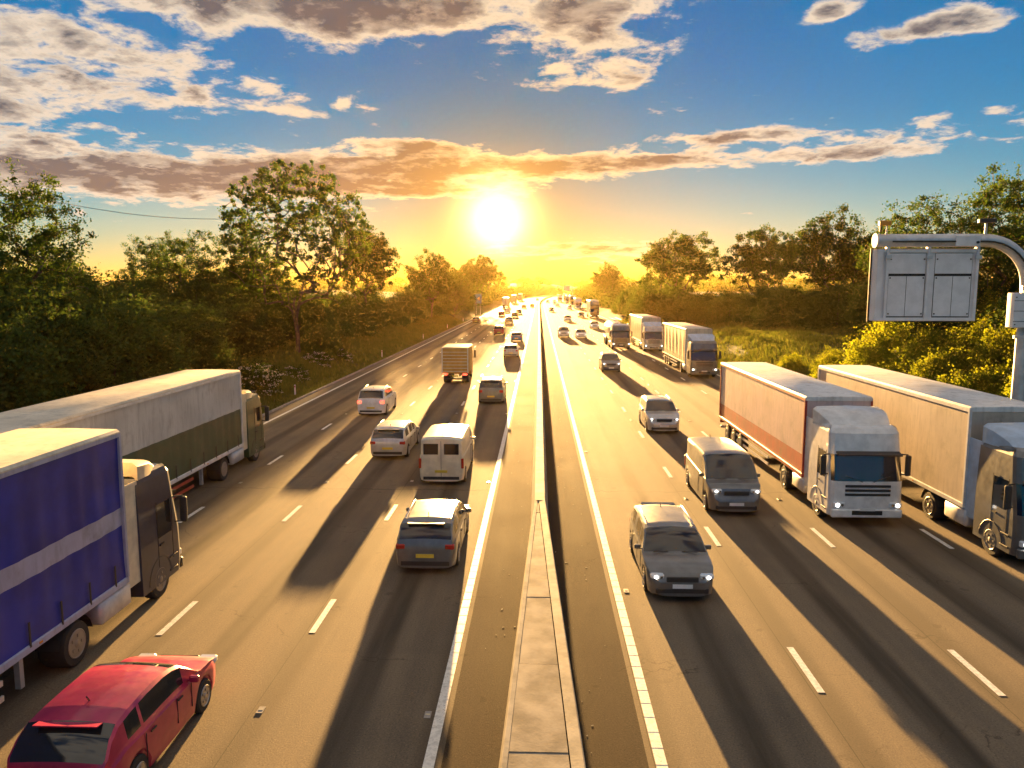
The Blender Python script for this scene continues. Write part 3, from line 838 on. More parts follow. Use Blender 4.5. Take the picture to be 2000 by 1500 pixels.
def make_car(name, kind, col_mat, lights=0, rear_lit=False):
    p = CAR_KINDS[kind]; L, W, H = p['L'], p['W'], p['H']; belt, hood, yc, yrf, yrr, yrb, tail = (p[k] for k in ('belt', 'hood', 'yc', 'yrf', 'yrr', 'yrb', 'tail'))
    rw = p.get('rw', .32); van = p.get('van'); root = empty(name)
    f, r_ = L / 2, -L / 2
    ztop = [(f, .58), (f - .05, .66), (f - .16, hood - .14), (f - .35, hood - .07), ((f + yc) / 2, hood - .01), (yc + .12, hood + .03), (yc, hood + .07), ((yc * 2 + yrf) / 3, hood + .07 + (H - hood - .07) * .40), ((yc + yrf * 2) / 3, hood + .07 + (H - hood - .07) * .76), (yrf, H - .05), (yrf - .3, H - .008), ((yrf + yrr) / 2, H), (yrr + .35, H - .025), (yrr, H - .07)]
    if yrb > r_ + .25: ztop += [((yrr + yrb) / 2, (H + tail) / 2 + .02), (yrb, tail + .03), ((yrb + r_) / 2, tail + .01), (r_ + .06, tail - .04), (r_, tail - .25)]
    else: ztop += [((yrr + yrb) / 2, (H + tail) / 2 + .06), (yrb, tail + .05), (r_ + .03, tail - .08), (r_, tail - .28)]
    blt = [(f, .50), (f - .05, .58), (f - .2, hood - .17), (f - .5, hood - .10), (yc, belt - .03), (0, belt), (yrr, belt + .03), (r_ + .1, min(belt, tail - .1)), (r_, tail - .32)]
    wid = [(f, .66), (f - .06, .80), (f - .18, .90), (f - .4, .965), (f - .8, .99), (0, 1.0), (r_ + .8, .99), (r_ + .35, .97), (r_ + .12, .93), (r_ + .03, .88), (r_, .80)]
    yw = (f - .86, r_ + .82)
    ys = set([k for k, _ in ztop] + [k for k, _ in wid] + [0.35, -.35])
    for w0 in yw:
        for i in range(-5, 6): ys.add(round(w0 + i * (rw + .05) / 4.6, 3))
    ys = sorted((y for y in ys if r_ <= y <= f), reverse=True)
    st = []
    for y in ys:
        if not st or st[-1] - y > .018: st.append(y)
    rows = []
    for y in st:
        w = W / 2 * lerp_tab(wid, y); zt = lerp_tab(ztop, y); zb = min(lerp_tab(blt, y), zt - .05)
        z0 = .20 if r_ + .15 < y < f - .15 else .24
        for w0 in yw:
            d = abs(y - w0)
            if d < rw + .05: z0 = max(z0, rw + math.sqrt((rw + .05) ** 2 - d * d))
        cab = max(0, min(1, (zt - zb - .06) / (H - belt - .05)))
        wr = w * (1 - .20 * cab) if not van else w * (1 - .10 * cab)
        z2 = max(z0 + .03, .38); z3 = max(z0 + .06, .62 if zb > .7 else (z2 + zb) / 2); z3 = min(z3, zb - .02)
        hgt = zt - zb
        pts = [(0, .19), (w * .80, .20), (w * .955, z0), (w * .99, min(z2, zb - .06)), (w, z3 if z3 > z2 else z2 + .01), (w * .985, zb - .025), (w * .955, zb + .01),
               (wr + (w * .955 - wr) * (.78 if cab > .05 else .6), zb + hgt * (.16 if cab > .05 else .5)), (wr + .02 * cab, zt - hgt * .16), (wr * .955, zt - hgt * .05), (wr * .80, zt - .004), (wr * .42, zt + .012 * cab + .008), (0, zt + .02 * cab + .012)]
        rows.append([(x, y, z) for x, z in pts])
    n = len(rows[0]); full = []
    for row in rows:
        full.append(row + [(-x, y, z) for x, y, z in reversed(row[1:-1])])
    N = len(full[0]); mir = lambda j: N - 1 - j if j >= n - 1 else j   # face index -> half strip index
    body, front, rear, sidew = MB(), MB(), MB(), {}
    doors = [(yc - .42, .12), (.04, -.95), (-1.05, yrr + .12)] if not van else [(yc - .45, .55)]
    if kind == 'hatch': doors = [(yc - .42, .05), (-.03, -.92), (-1.02, yrr + .10)]
    for i in range(len(full) - 1):
        ya, yb_ = st[i], st[i + 1]; ym = (ya + yb_) / 2
        for j in range(N):
            k2 = (j + 1) % N; hj = mir(j) if j >= n - 1 else j
            q = [full[i][j], full[i][k2], full[i + 1][k2], full[i + 1][j]]
            tgt = body
            if hj in (9, 10, 11) and yrf <= ym <= yc: tgt = front
            elif hj in (9, 10, 11) and yrb <= ym <= yrr and not van: tgt = rear
            elif hj == 7:
                for d_, (a, b2) in enumerate(doors):
                    if b2 <= ym <= a: tgt = sidew.setdefault((d_, q[0][0] > 0), MB())
            tgt.add(q, [(3, 2, 1, 0)])
    for row, rev in ((full[0], False), (full[-1], True)):
        body.add(row, [tuple(range(N)) if not rev else tuple(reversed(range(N)))])
    # weld shared points so that the shading runs smoothly over the panels
    def weld(mb):
        key, vv, mp = {}, [], []
        for v in mb.v:
            kk = (round(v[0], 4), round(v[1], 4), round(v[2], 4))
            if kk not in key: key[kk] = len(vv); vv.append(v)
            mp.append(key[kk])
        ff = []
        for fc in mb.f:
            t = []
            for q in fc:
                if mp[q] not in t: t.append(mp[q])
            if len(t) > 2: ff.append(tuple(t))
        mb.v, mb.f = vv, ff; return mb
    weld(body).build('body', col_mat, root, smooth=32)
    weld(front).build('windscreen', M_GLASS, root, smooth=40)
    if rear.v: weld(rear).build('rear_window', M_GLASS, root, smooth=40)
    for mb in sidew.values(): weld(mb).build('side_window', M_GLASS, root, smooth=40)
    for y in yw:
        for s in (-1, 1): wheel(root, s * (W / 2 - .12), y, rw, .21, M_RIM, s)
    hz, tz = hood - .20, (tail - .16 if not van else .95)
    for s in (-1, 1):
        hl = MB().rbox((s * W * .355, f - .155, hz), (.36, .24, .13), .05).build('headlight', M_LENS, root, smooth=40)
        MB().cyl((s * W * .375, f - .022, hz), .042, .03, 'Y', 12).build('lamp', M_HEAD if lights else M_CHROME, hl); MB().cyl((s * W * .30, f - .026, hz - .005), .034, .02, 'Y', 12).build('reflector', M_CHROME, hl)
        tb = MB()
        if van: tb.rbox((s * W * .455, r_ + .06, tz), (.11, .12, .42), .03)
        else: tb.rbox((s * W * .39, r_ + .075, tz), (.27, .16, .15 if kind != 'suv' else .2), .04)
        tb.build('tail_light', M_REDL if rear_lit else M_RED, root, smooth=40)
        mr = MB().rbox((s * (W / 2 + .07), yc - .32, belt + .05), (.18, .09, .13), .035); mr.box((s * (W / 2 - .02), yc - .30, belt + .01), (.12, .05, .04))
        mr.build('door_mirror', col_mat, root, smooth=40)
        for dd in doors[:2]:
            MB().box((s * (W / 2 * .995 + .008), dd[1] + .16, belt - .10), (.02, .17, .025)).build('door_handle', M_BLACK if not van else M_BLACK, root)
    for s in (-1, 1):
        for yy in ((yc - .30, .09, -1.0) if not van else (yc - .35, .5)):
            MB().box((s * W / 2 * .998, yy, (belt + .38) / 2), (.012, .012, belt - .46)).build('door_seam', M_DARK, root)
        MB().box((s * W * .22, yc + .05, hood + .085), (.42, .02, .015), rz=s * .12).build('wiper', M_BLACK, root)
    MB().rbox((0, f - .02, hz - .06), (W * .46, .06, .15), .03).build('grille', M_BLACK, root, smooth=40)
    MB().rbox((0, f - .045, .33), (W * .76, .10, .15), .04).build('lower_grille', M_BLACK, root, smooth=40)
    MB().rbox((0, r_ + .045, .33), (W * .80, .10, .17), .04).build('rear_bumper_trim', M_BLACK, root, smooth=40)
    MB().box((0, f + .022, .47), (.52, .015, .11)).build('number_plate', M_PLW, root)
    MB().box((0, r_ - .012 if tail - .28 > .5 else r_, .56 if not van else .62), (.52, .02, .11)).build('number_plate', M_PLY, root)
    if van:
        for s in (-1, 1): MB().rbox((s * .43, r_ + .036, 1.55), (.62, .03, .46), .012).build('rear_window', M_GLASS, root)
        MB().box((0, r_ - .001, 1.15), (.018, .01, 1.5)).build('door_gap', M_DARK, root)
    if p.get('rails'):
        for s in (-1, 1): MB().tube([(s * W * .355, yrf - .15, H - .02), (s * W * .36, yrf - .3, H + .045), (s * W * .36, yrr + .45, H + .03), (s * W * .355, yrr + .3, H - .03)], .018, 6).build('roof_rail', M_CHROME, root, smooth=60)
    if kind in ('hatch', 'estate', 'suv'):
        MB().box((0, yrr - .10, H - .055), (W * .58, .16, .02), rx=R(-8)).build('spoiler', col_mat, root)
    MB().tube([(0, yrr + .5, H), (0, yrr + .42, H + .12)], .012, 5).build('aerial', M_BLACK, root)
    return root


def make_cab(root, H, w, mat, yback, depth, deflector=0.0, dmat=None, lit=True, visor=True):
    """a flat-fronted lorry cab: rings of a rounded plan stacked up; front at yback+depth"""
    hw = w / 2; levels = [(.38, -.03, 1), (.62, .05, 1), (1.05, .06, 1), (1.62, .03, 1), (2.52, -.16, .985), (H - .22, -.28, .96), (H - .06, -.42, .92), (H, -.62, .86)]
    yf = yback + depth
    def ring(z, fo, sc):
        r = .26; o = []; W2 = hw * sc; F = yf + fo
        o.append((W2, yback + (.0 if z < H - .1 else .1), z)); o.append((W2, yback + depth * .40, z)); o.append((W2, yback + depth * .74, z))
        for i in range(4):
            a = R(30 * i); o.append((W2 - r + r * math.cos(a), F - r + r * math.sin(a), z))
        o.append((W2 * .35, F + .03, z))
        return o + [(-x, y, zz) for x, y, zz in reversed(o)]
    rg = [ring(*l) for l in levels]; n = len(rg[0]); body, scr, sw = MB(), MB(), {1: MB(), -1: MB()}
    half = n // 2
    for i in range(len(rg) - 1):
        for j in range(n):
            k2 = (j + 1) % n; q = [rg[i][j], rg[i][k2], rg[i + 1][k2], rg[i + 1][j]]; t = body
            if i == 3 and 4 <= j <= n - 6: t = scr
            elif i == 3 and j == 1: t = sw[1]
            elif i == 3 and j == n - 3: t = sw[-1]
            t.add(q, [(0, 1, 2, 3)])
    body.add(rg[-1], [tuple(range(n))]); body.add(rg[0], [tuple(reversed(range(n)))])
    c = body.build('cab', mat, root, smooth=34); scr.build('windscreen', M_GLASS, root, smooth=40)
    for s in (1, -1): sw[s].build('side_window', M_GLASS, root)
    for k_ in range(3): MB().rbox((0, yf + .085, 1.16 + k_ * .15), (w * .62, .05, .085), .02).build('grille_slat', M_BLACK, root)
    MB().rbox((0, yf + .04, .50), (w * .97, .16, .30), .06).build('bumper', M_BLACK if not lit else mat, root, smooth=40)
    MB().rbox((0, yf + .105, .53), (w * .42, .05, .16), .02).build('lower_grille', M_DARK, root)
    MB().box((0, yf + .15, .66), (.52, .012, .11)).build('number_plate', M_PLW, root)
    for s in (-1, 1):
        hl = MB().rbox((s * w * .385, yf + .055, .80), (.42, .14, .19), .05).build('headlight', M_LENS, root, smooth=40)
        MB().cyl((s * w * .41, yf + .125, .80), .065, .03, 'Y', 12).build('lamp', M_HEAD if lit else M_CHROME, hl); MB().cyl((s * w * .345, yf + .122, .80), .05, .02, 'Y', 12).build('reflector', M_CHROME, hl)
        mr = MB().rbox((s * (hw + .20), yf - .22, 2.12), (.20, .12, .72), .05); mr.tube([(s * (hw - .08), yf - .35, 2.5), (s * (hw + .2), yf - .22, 2.5)], .025, 6); mr.tube([(s * (hw - .05), yf - .35, 1.8), (s * (hw + .2), yf - .22, 1.8)], .025, 6)
        mr.build('wing_mirror', M_BLACK, root, smooth=40)
        for k_ in range(2): MB().rbox((s * (hw - .10), yf - .55, .55 + .36 * k_), (.24, .42, .06), .02).build('step', M_BLACK, root)
        for yy in (yback + depth * .40, yback + depth * .76): MB().box((s * (hw + .001), yy, 1.72), (.012, .014, 1.75)).build('door_seam', M_DARK, root)
        MB().box((s * (hw + .01), yback + depth * .48, 1.42), (.03, .2, .05)).build('door_handle', M_BLACK, root)
        ar = MB(); ar.loft([[(s * (hw + .012 - q), yback + .93 + (.60 + .05 * (q > 0)) * math.cos(R(a)), .5 + (.60 + .05 * (q > 0)) * math.sin(R(a))) for a in range(0, 181, 15)] for q in (0, .03)], False); ar.build('wheel_arch', M_BLACK, root)
        wp = MB().tube([(s * .18, yf + .07, 1.60), (s * .75, yf + .03, 1.80)], .014, 5); wp.build('wiper', M_BLACK, root)
    if visor: MB().box((0, yf + .02, 2.58), (w * .86, .30, .05), rx=R(-14)).build('sun_visor', M_BLACK, root)
    if deflector > 0.05:
        top = H + deflector; q = MB(); rings = []
        for t, zf in ((0, .03), (.25, .50), (.6, .88), (1, 1.0)):
            y = yf - .65 - t * (depth - .75); z1 = H - .06 + (top - H + .06) * zf; W2 = hw * (.78 + .2 * min(1, t * 1.6))
            rings.append([(W2, y, H - .10), (W2, y, z1 - .10), (W2 - .12, y, z1), (0, y, z1 + .03), (-W2 + .12, y, z1), (-W2, y, z1 - .10), (-W2, y, H - .10)])
        q.loft(rings, False); q.add(rings[0], [tuple(range(7))]); q.add(rings[-1], [tuple(reversed(range(7)))])
        q.build('wind_deflector', dmat or mat, root, smooth=40)
    return c


def truck_axle(root, y, w, r=.5, dual=True):
    for s in (-1, 1): wheel(root, s * (w / 2 - (.30 if dual else .17)), y, r, .58 if dual else .32, M_STEEL, s)


def make_artic(name, H=4.2, L=13.6, w=2.52, cabH=3.55, cab_mat=None, side_mat=None, roof_mat=None, low_mat=None, trim_mat=None, defl=.5, dmat=None, curtain=True, band=None, lit=True, guard_mat=None, tanker=None, joints=False):
    """articulated lorry, rear of the trailer at y=0, front of the cab at about L+2.9"""
    root = empty(name); hw = w / 2; zf = 1.18
    make_cab(root, cabH, 2.48, cab_mat, L + .62, 2.2, defl, dmat, lit)
    MB().box((-.42, L - 1.3, .88), (.09, 5.6, .26)).build('chassis_rail', M_CHAS, root); MB().box((.42, L - 1.3, .88), (.09, 5.6, .26)).build('chassis_rail', M_CHAS, root)
    truck_axle(root, L + 1.55, 2.48, .5, False); truck_axle(root, L - 2.2, 2.48, .5, True)
    for s in (-1, 1):
        MB().rbox((s * 1.0, L - .55, .72), (.48, 1.35, .58), .12).build('fuel_tank', M_GALV, root, smooth=50)
        MB().rbox((s * 1.16, L + .28, 2.1), (.05, .9, 2.6), .02).build('cab_side_fairing', dmat or cab_mat, root)
        mg = MB(); mg.loft([[(s * (hw - .56), L - 2.2 + .62 * math.cos(R(a)), .5 + .62 * math.sin(R(a))) for a in range(10, 171, 20)], [(s * (hw - .03), L - 2.2 + .62 * math.cos(R(a)), .5 + .62 * math.sin(R(a))) for a in range(10, 171, 20)]], False)
        mg.build('mudguard', M_BLACK, root)
    if tanker:
        q = MB(); n = 28; rings = []
        for y, sc in ((0.0, .30), (.10, .70), (.32, .93), (.6, 1.0), (L - .9, 1.0), (L - .6, .93), (L - .38, .70), (L - .28, .30)):
            rings.append([(1.18 * sc * math.cos(2 * math.pi * j / n), y, 2.32 + 1.13 * sc * math.sin(2 * math.pi * j / n)) for j in range(n)])
        q.loft(list(reversed(rings)), True, True); q.build('tank', tanker, root, smooth=40)
        for y in (2.6, 5.1, 7.6, L - 2.2):
            q = MB(); q.loft([[(1.20 * c_ * math.cos(2 * math.pi * j / n), y + d, 2.32 + 1.15 * c_ * math.sin(2 * math.pi * j / n)) for j in range(n)] for d, c_ in ((-.05, .98), (-.04, 1.0), (.04, 1.0), (.05, .98))]); q.build('tank_band', M_CHROME, root, smooth=40)
        MB().box((0, L / 2, 3.50), (.56, L - 2.2, .04)).build('walkway', M_GALV, root)
        for y in (2.0, 4.5, 7.0): MB().cyl((0, y, 3.56), .26, .14, n=16).build('manhole', M_GALV, root)
        for s in (-1, 1):
            MB().tube([(s * .42, 1.2, 3.5), (s * .42, 1.2, 3.85), (s * .42, L - 1.5, 3.85), (s * .42, L - 1.5, 3.5)], .02, 6).build('handrail', M_CHROME, root)
            MB().box((s * .5, L / 2 - .8, 1.05), (.1, L - 2.0, .34)).build('frame_beam', M_CHAS, root)
            MB().rbox((s * 1.15, 2.2, 1.0), (.10, 3.4, .40), .03).build('side_skirt', M_GALV, root)
    else:
        z0 = zf
        # bulkhead, floor, roof and rear frame
        MB().rbox((0, L / 2, z0 - .07), (w, L, .16), .03).build('floor_frame', trim_mat or M_CHAS, root)
        rr = []
        for y, ins in ((0, .02), (.03, 0), (L - .04, 0), (L, .03)):
            rr.append([(hw - ins, y, H - .16), (hw - ins, y, H - .06), (hw - .06 - ins, y, H - ins * .5), (0, y, H + .02 - ins * .5), (-hw + .06 + ins, y, H - ins * .5), (-hw + ins, y, H - .06), (-hw + ins, y, H - .16)])
        q = MB().loft(list(reversed(rr)), False); q.add(rr[0], [tuple(range(7))]); q.add(rr[-1], [tuple(reversed(range(7)))])
        q.build('roof', roof_mat, root, smooth=30)
        MB().box((0, L - .035, (z0 + H) / 2 - .06), (w - .02, .05, H - z0 - .22)).build('bulkhead', side_mat if not curtain else roof_mat, root)
        zt = H - .165
        for s in (-1, 1):
            q = MB(); ny = 68 if curtain else 14; nz = 8; vv = []
            for i in range(ny + 1):
                y = .06 + (L - .12) * i / ny
                for k_ in range(nz + 1):
                    t = k_ / nz; rip = (.016 * math.sin(y * 9.2) + .012 * math.sin(y * 3.1 + 2 * t)) * math.sin(t * math.pi) ** .5 if curtain else 0
                    vv.append((s * (hw - .045 + rip), y, z0 + .01 + (zt - z0 - .01) * t))
            fs_ = [(i * (nz + 1) + k_, (i + 1) * (nz + 1) + k_, (i + 1) * (nz + 1) + k_ + 1, i * (nz + 1) + k_ + 1) for i in range(ny) for k_ in range(nz)]
            q.add(vv, fs_ if s > 0 else [tuple(reversed(f_)) for f_ in fs_])
            o = q.build('curtain' if curtain else 'side_panel', side_mat, root, smooth=60)
            if band or low_mat:
                me = o.data; zs = [sum(me.vertices[v].co.z for v in p_.vertices) / len(p_.vertices) for p_ in me.polygons]
                if low_mat: me.materials.append(low_mat)
                else: me.materials.append(side_mat)
                if band: me.materials.append(band[0])
                for p_, z in zip(me.polygons, zs):
                    t = (z - z0) / (zt - z0)
                    if band and band[1] <= t <= band[2]: p_.material_index = 2
                    elif low_mat and t < .5: p_.material_index = 1
            MB().box((s * (hw - .012), L / 2, zt + .03), (.03, L - .03, .09)).build('top_rail', trim_mat or M_GALV, root)
            if curtain:
                ns = 13
                for i in range(ns):
                    y = .6 + (L - 1.2) * i / (ns - 1)
                    MB().box((s * (hw - .004), y, z0 + .22), (.015, .05, .52)).build('strap', M_BLACK, root)
            elif joints:
                for i in range(1, 8): MB().box((s * (hw - .036), L * i / 8, (z0 + zt) / 2), (.012, .02, zt - z0 - .05)).build('panel_joint', side_mat, root)
            for k_ in range(2): MB().box((s * (hw - .06), L * .47, .52 + .30 * k_), (.04, L * .40, .11)).build('side_guard', guard_mat or M_GALV, root)
            for y in (.05, L - .05): MB().box((s * (hw - .04), y, (z0 + H) / 2 - .08), (.09, .09, H - z0 - .18)).build('corner_post', trim_mat or M_GALV, root)
            for y in (L * .25, L * .5, L * .75): MB().box((s * (hw + .004), y, z0 - .07), (.012, .10, .04)).build('marker_lamp', M_AMB, root)
            MB().rbox((s * (hw * .5 + .02), -.018, (z0 + zt) / 2), (hw - .09, .04, zt - z0 - .04), .012).build('rear_door', roof_mat, root)
            for xx in (.30, .75): MB().tube([(s * xx, -.06, z0 + .1), (s * xx, -.06, zt - .08)], .018, 6).build('lock_bar', M_GALV, root)
        MB().box((0, -.008, zt + .03), (w - .05, .05, .12)).build('rear_header', trim_mat or M_GALV, root)
    for s in (-1, 1):
        MB().box((s * .9, -.05, .86), (.55, .06, .16)).build('tail_light', M_RED, root)
        MB().box((s * .75, L - 3.4, .62), (.12, .12, 1.0)).build('landing_leg', M_GALV, root)
        MB().box((s * .42, 4.0, .95), (.1, 8.4, .3)).build('trailer_rail', M_CHAS, root)
    MB().rbox((0, -.02, .55), (2.3, .1, .14), .03).build('underrun_bar', M_GALV, root)
    MB().box((0, -.06, 1.0), (.52, .012, .11)).build('number_plate', M_PLY, root)
    for y in (1.9, 3.2, 4.5): truck_axle(root, y, w, .5, False)
    return root


def make_rigid(name, H, L, cab_mat, box_mat, roof_mat):
    """small box lorry, rear at y=0"""
    root = empty(name); w = 2.3
    make_cab(root, 2.45, 2.05, cab_mat, L + .12, 1.8, 0, None, False, False)
    MB().rbox((0, L / 2, (H + .95) / 2), (w, L, H - .95), .05).build('box_body', box_mat, root, smooth=40)
    MB().rbox((0, L / 2, H + .012), (w - .04, L - .04, .05), .02).build('roof', roof_mat, root, smooth=40)
    for k_ in range(6): MB().box((0, .35 + k_ * (L - .7) / 5, H + .06), (w - .1, .09, .05)).build('roof_bow', roof_mat, root)
    for k_ in range(7): MB().box((0, -.012, 1.1 + k_ * (H - 1.3) / 6.5), (w - .22, .03, .04)).build('shutter_slat', M_GALV, root)
    for s in (-1, 1):
        MB().box((s * (w / 2 - .05), -.012, (H + .95) / 2), (.1, .05, H - 1.0)).build('rear_post', M_GALV, root)
        MB().box((s * .85, -.03, .84), (.36, .06, .14)).build('tail_light', M_REDL, root)
        MB().box((s * .4, L / 2 + .5, .75), (.09, L + .8, .2)).build('chassis_rail', M_CHAS, root)
    MB().box((0, -.04, .70), (.52, .02, .11)).build('number_plate', M_PLY, root)
    MB().rbox((0, .02, .45), (2.0, .1, .12), .03).build('rear_bumper', M_CHAS, root)
    truck_axle(root, 1.2, 2.2, .4, True); truck_axle(root, L + 1.0, 2.05, .4, False)
    return root


P = {k: paint(k, c, mt) for k, c, mt in [
    ('white', (.72, .72, .72), .0), ('silver', (.46, .47, .48), .6), ('grey', (.16, .165, .17), .5), ('black', (.018, .018, .02), .3), ('red', (.42, .02, .03), .2),
    ('crimson', (.45, .025, .09), .3), ('blue', (.06, .16, .38), .4), ('navy', (.02, .035, .09), .4), ('bronze', (.22, .13, .06), .5), ('cream', (.70, .62, .46), .0),
    ('green', (.02, .07, .04), .1), ('orange', (.48, .20, .04), .1), ('paleblue', (.42, .54, .70), .1)]}
C_BLUE = pmat('blue curtain', (.003, .024, .30), .45, var=.3, vs_=.9)
C_LILAC = sheet('lilac white band', (.42, .44, .58), .5, .8)
C_WHITE = sheet('white curtain', (.62, .62, .60), .55, .7)
C_GREEN = sheet('dark green curtain', (.025, .075, .045), .5, .8)
C_YEL = sheet('buff curtain', (.62, .50, .27), .55, .8)
C_PINK = sheet('pale trailer panel', (.66, .50, .48), .4, .6)
C_BEIGE = sheet('beige trailer panel', (.52, .44, .36), .4, .6)
C_ROOF = sheet('cream roof skin', (.72, .64, .50), .45, .6)
C_ROOFW = sheet('white roof skin', (.78, .77, .75), .4, .6)
C_REDT = sheet('red trailer frame', (.40, .035, .025), .45, 1)
C_TANK = pmat('polished tank', (.62, .60, .56), .28, .85, var=.08)
C_BROWN = pmat('brown box body', (.42, .25, .07), .6, var=.2, vs_=1.2)


def put(o, x, y, rz, label, cat, grp):
    a = math.atan(2 * 7.6e-5 * max(0, y - 350))
    o.location = (x + cx(y), y, .003); o.rotation_euler = (0, 0, rz - a); tag(o, label, cat, grp); return o


GL, GR = 'vehicles driving away on the left carriageway', 'vehicles coming towards the camera on the right carriageway'
# --- left carriageway, driving away (rear of each vehicle towards the camera)
blue = make_artic('articulated_lorry', 4.85, 13.6, 2.52, 3.5, P['navy'], C_BLUE, C_ROOF, None, C_LILAC, .35, P['cream'], True, (C_LILAC, .36, .52), False)
put(blue, -11.28, 4.2, 0, 'tall blue curtain-sided lorry filling the lower left edge', 'lorry', GL)
green = make_artic('articulated_lorry', 4.55, 15.4, 2.52, 3.2, P['green'], C_WHITE, C_ROOF, C_GREEN, P['white'], .3, P['cream'], True, None, False, C_REDT)
put(green, -14.70, 18.6, 0, 'white and dark green lorry with a long cream roof in the outermost left lane', 'lorry', GL)
cars = {}


def car(key, kind, colr, x, y, label, away=True, lights=0, rear=False, proto=None):
    kk = (kind, colr, lights, rear); L = CAR_KINDS[kind]['L']
    name = {'hatch': 'hatchback_car', 'saloon': 'saloon_car', 'estate': 'estate_car', 'suv': 'sport_utility_car', 'van': 'panel_van'}[kind]
    if kk in cars: o = copy_tree(cars[kk])
    else: o = cars[kk] = make_car(name, kind, P[colr], lights, rear)
    put(o, x, y + L / 2, 0 if away else math.pi, label, 'van' if kind == 'van' else 'car', GL if away else GR)
    return o


car(0, 'hatch', 'crimson', -7.35, 10.6, 'crimson red hatchback at the bottom left beside the blue lorry', rear=True)
car(1, 'suv', 'white', -10.8, 48.5, 'white tall car with lit tail lights ahead of the green lorry', rear=True)
car(2, 'estate', 'silver', -7.25, 36.0, 'silver estate car in the lane right of the white tall car', rear=False)
car(3, 'van', 'cream', -4.05, 31.2, 'cream panel van directly ahead of the grey estate in the inner lane')
car(4, 'estate', 'grey', -3.25, 21.2, 'grey estate car nearest the camera in the lane beside the central barrier')
box = make_rigid('box_lorry', 3.1, 4.2, P['orange'], C_BROWN, C_ROOF)
put(box, -7.2, 65.5, 0, 'brown box lorry with bright roof bars in the middle of the left carriageway', 'lorry', GL)
car(5, 'suv', 'grey', -3.4, 54.0, 'dark tall car with sunlit roof ahead of the cream van')
car(6, 'estate', 'silver', -3.35, 91.0, 'silver estate car following the blue car near the barrier')
car(7, 'hatch', 'blue', -3.45, 118, 'pale blue hatchback in the inner lane near the barrier')
car(8, 'suv', 'red', -7.0, 134, 'red tall car left of the pale blue hatchback')
car(9, 'saloon', 'grey', -7.1, 180, 'dark saloon just ahead of the red tall car')
car(10, 'hatch', 'bronze', -6.9, 219, 'small bronze car ahead of the dark saloon', proto=1)
car(11, 'hatch', 'grey', -6.5, 247, 'small dark hatchback beyond the bronze car')
car(12, 'saloon', 'black', -6.2, 316, 'small black car far ahead in the middle lane, near the red lorry')
car(13, 'hatch', 'black', -3.0, 334, 'small black hatchback alone in the inner lane far ahead')
car(14, 'hatch', 'red', -11.2, 229, 'small red hatchback far ahead at the shady side of the left carriageway')
car(15, 'hatch', 'bronze', -14.7, 179, 'lone bronze hatchback in the shaded outermost left lane')
car(16, 'saloon', 'silver', -10.9, 262, 'small silver saloon beyond the red hatchback')
car(17, 'hatch', 'silver', -3.4, 520, 'tiny silver car near where the barrier bends away')
redl = make_artic('articulated_lorry', 4.2, 13.6, 2.5, 3.5, P['red'], C_REDT, C_ROOFW, None, None, .4, None, False, None, False)
put(redl, -14.4, 330, 0, 'red box lorry, nearest of the far lorries on the left carriageway', 'lorry', GL)
put(copy_tree(green), -14.4, 420, 0, 'second of the far lorries on the left carriageway', 'lorry', GL)
put(copy_tree(green), -14.2, 500, 0, 'farthest lorry on the left carriageway before the bend', 'lorry', GL)

# --- right carriageway, coming towards the camera
RZ = math.pi
beige = make_artic('articulated_lorry', 4.4, 13.6, 2.52, 3.5, P['grey'], C_BEIGE, C_ROOFW, None, P['white'], .5, P['paleblue'], False, None, True)
put(beige, 15.18, 38.6, RZ, 'pale beige box lorry at the right edge in the outermost right lane', 'lorry', GR)
pink = make_artic('articulated_lorry', 4.15, 13.6, 2.52, 3.45, P['white'], C_PINK, C_ROOFW, C_REDT, C_REDT, .45, P['white'], False, (C_PINK, .24, .49), True)
put(pink, 11.30, 42.6, RZ, 'white lorry with red-edged trailer, large on the right carriageway', 'lorry', GR)
yel = make_artic('articulated_lorry', 4.4, 13.6, 2.52, 3.4, P['grey'], C_YEL, C_ROOF, None, None, .55, P['paleblue'], True, None, True)
put(yel, 15.15, 87.0, RZ, 'buff curtain-sided lorry with pale blue wind deflector on the right', 'lorry', GR)
wl = make_artic('articulated_lorry', 4.35, 13.6, 2.52, 3.3, P['silver'], C_YEL, C_ROOF, None, None, .5, P['paleblue'], True, None, True)
put(wl, 14.9, 116.5, RZ, 'grey-cabbed curtain-sided lorry between the tanker and the buff lorry', 'lorry', GR)
tk = make_artic('tanker_lorry', 3.5, 11.5, 2.5, 3.25, P['grey'], None, None, None, None, .12, P['paleblue'], False, None, True, None, C_TANK)
put(tk, 11.0, 117.5, RZ, 'round-backed steel tanker lorry in the second lane on the right', 'lorry', GR)
tall = make_artic('articulated_lorry', 4.9, 13.6, 2.52, 3.75, P['black'], C_WHITE, C_ROOFW, None, None, .8, P['grey'], True, None, True)
put(tall, 15.1, 226, RZ, 'tall dark-fronted lorry with lit headlamps, ahead of the far right queue', 'lorry', GR)
for x, y, pr, nm in ((15.4, 318, wl, 'first lorry behind the tall dark-fronted one on the right'), (15.6, 372, tall, 'second lorry behind the tall dark-fronted one on the right'), (15.4, 430, yel, 'third lorry in the far right queue'), (11.5, 470, wl, 'far lorry overtaking in the second lane near the bend'), (15.4, 500, tall, 'lorry at the tail of the far right queue before the bend')):
    put(copy_tree(pr), x, y, RZ, nm, 'lorry', GR)
car(0, 'estate', 'grey', 3.78, 19.4, 'grey estate car with lit headlamps nearest the camera right of the barrier', False, 1)
car(1, 'van', 'grey', 7.15, 27.2, 'dark van with lit headlamps beside the large white lorry', False, 1)
car(2, 'suv', 'silver', 7.1, 43.0, 'silver tall car following the dark van on the right carriageway', False, 1)
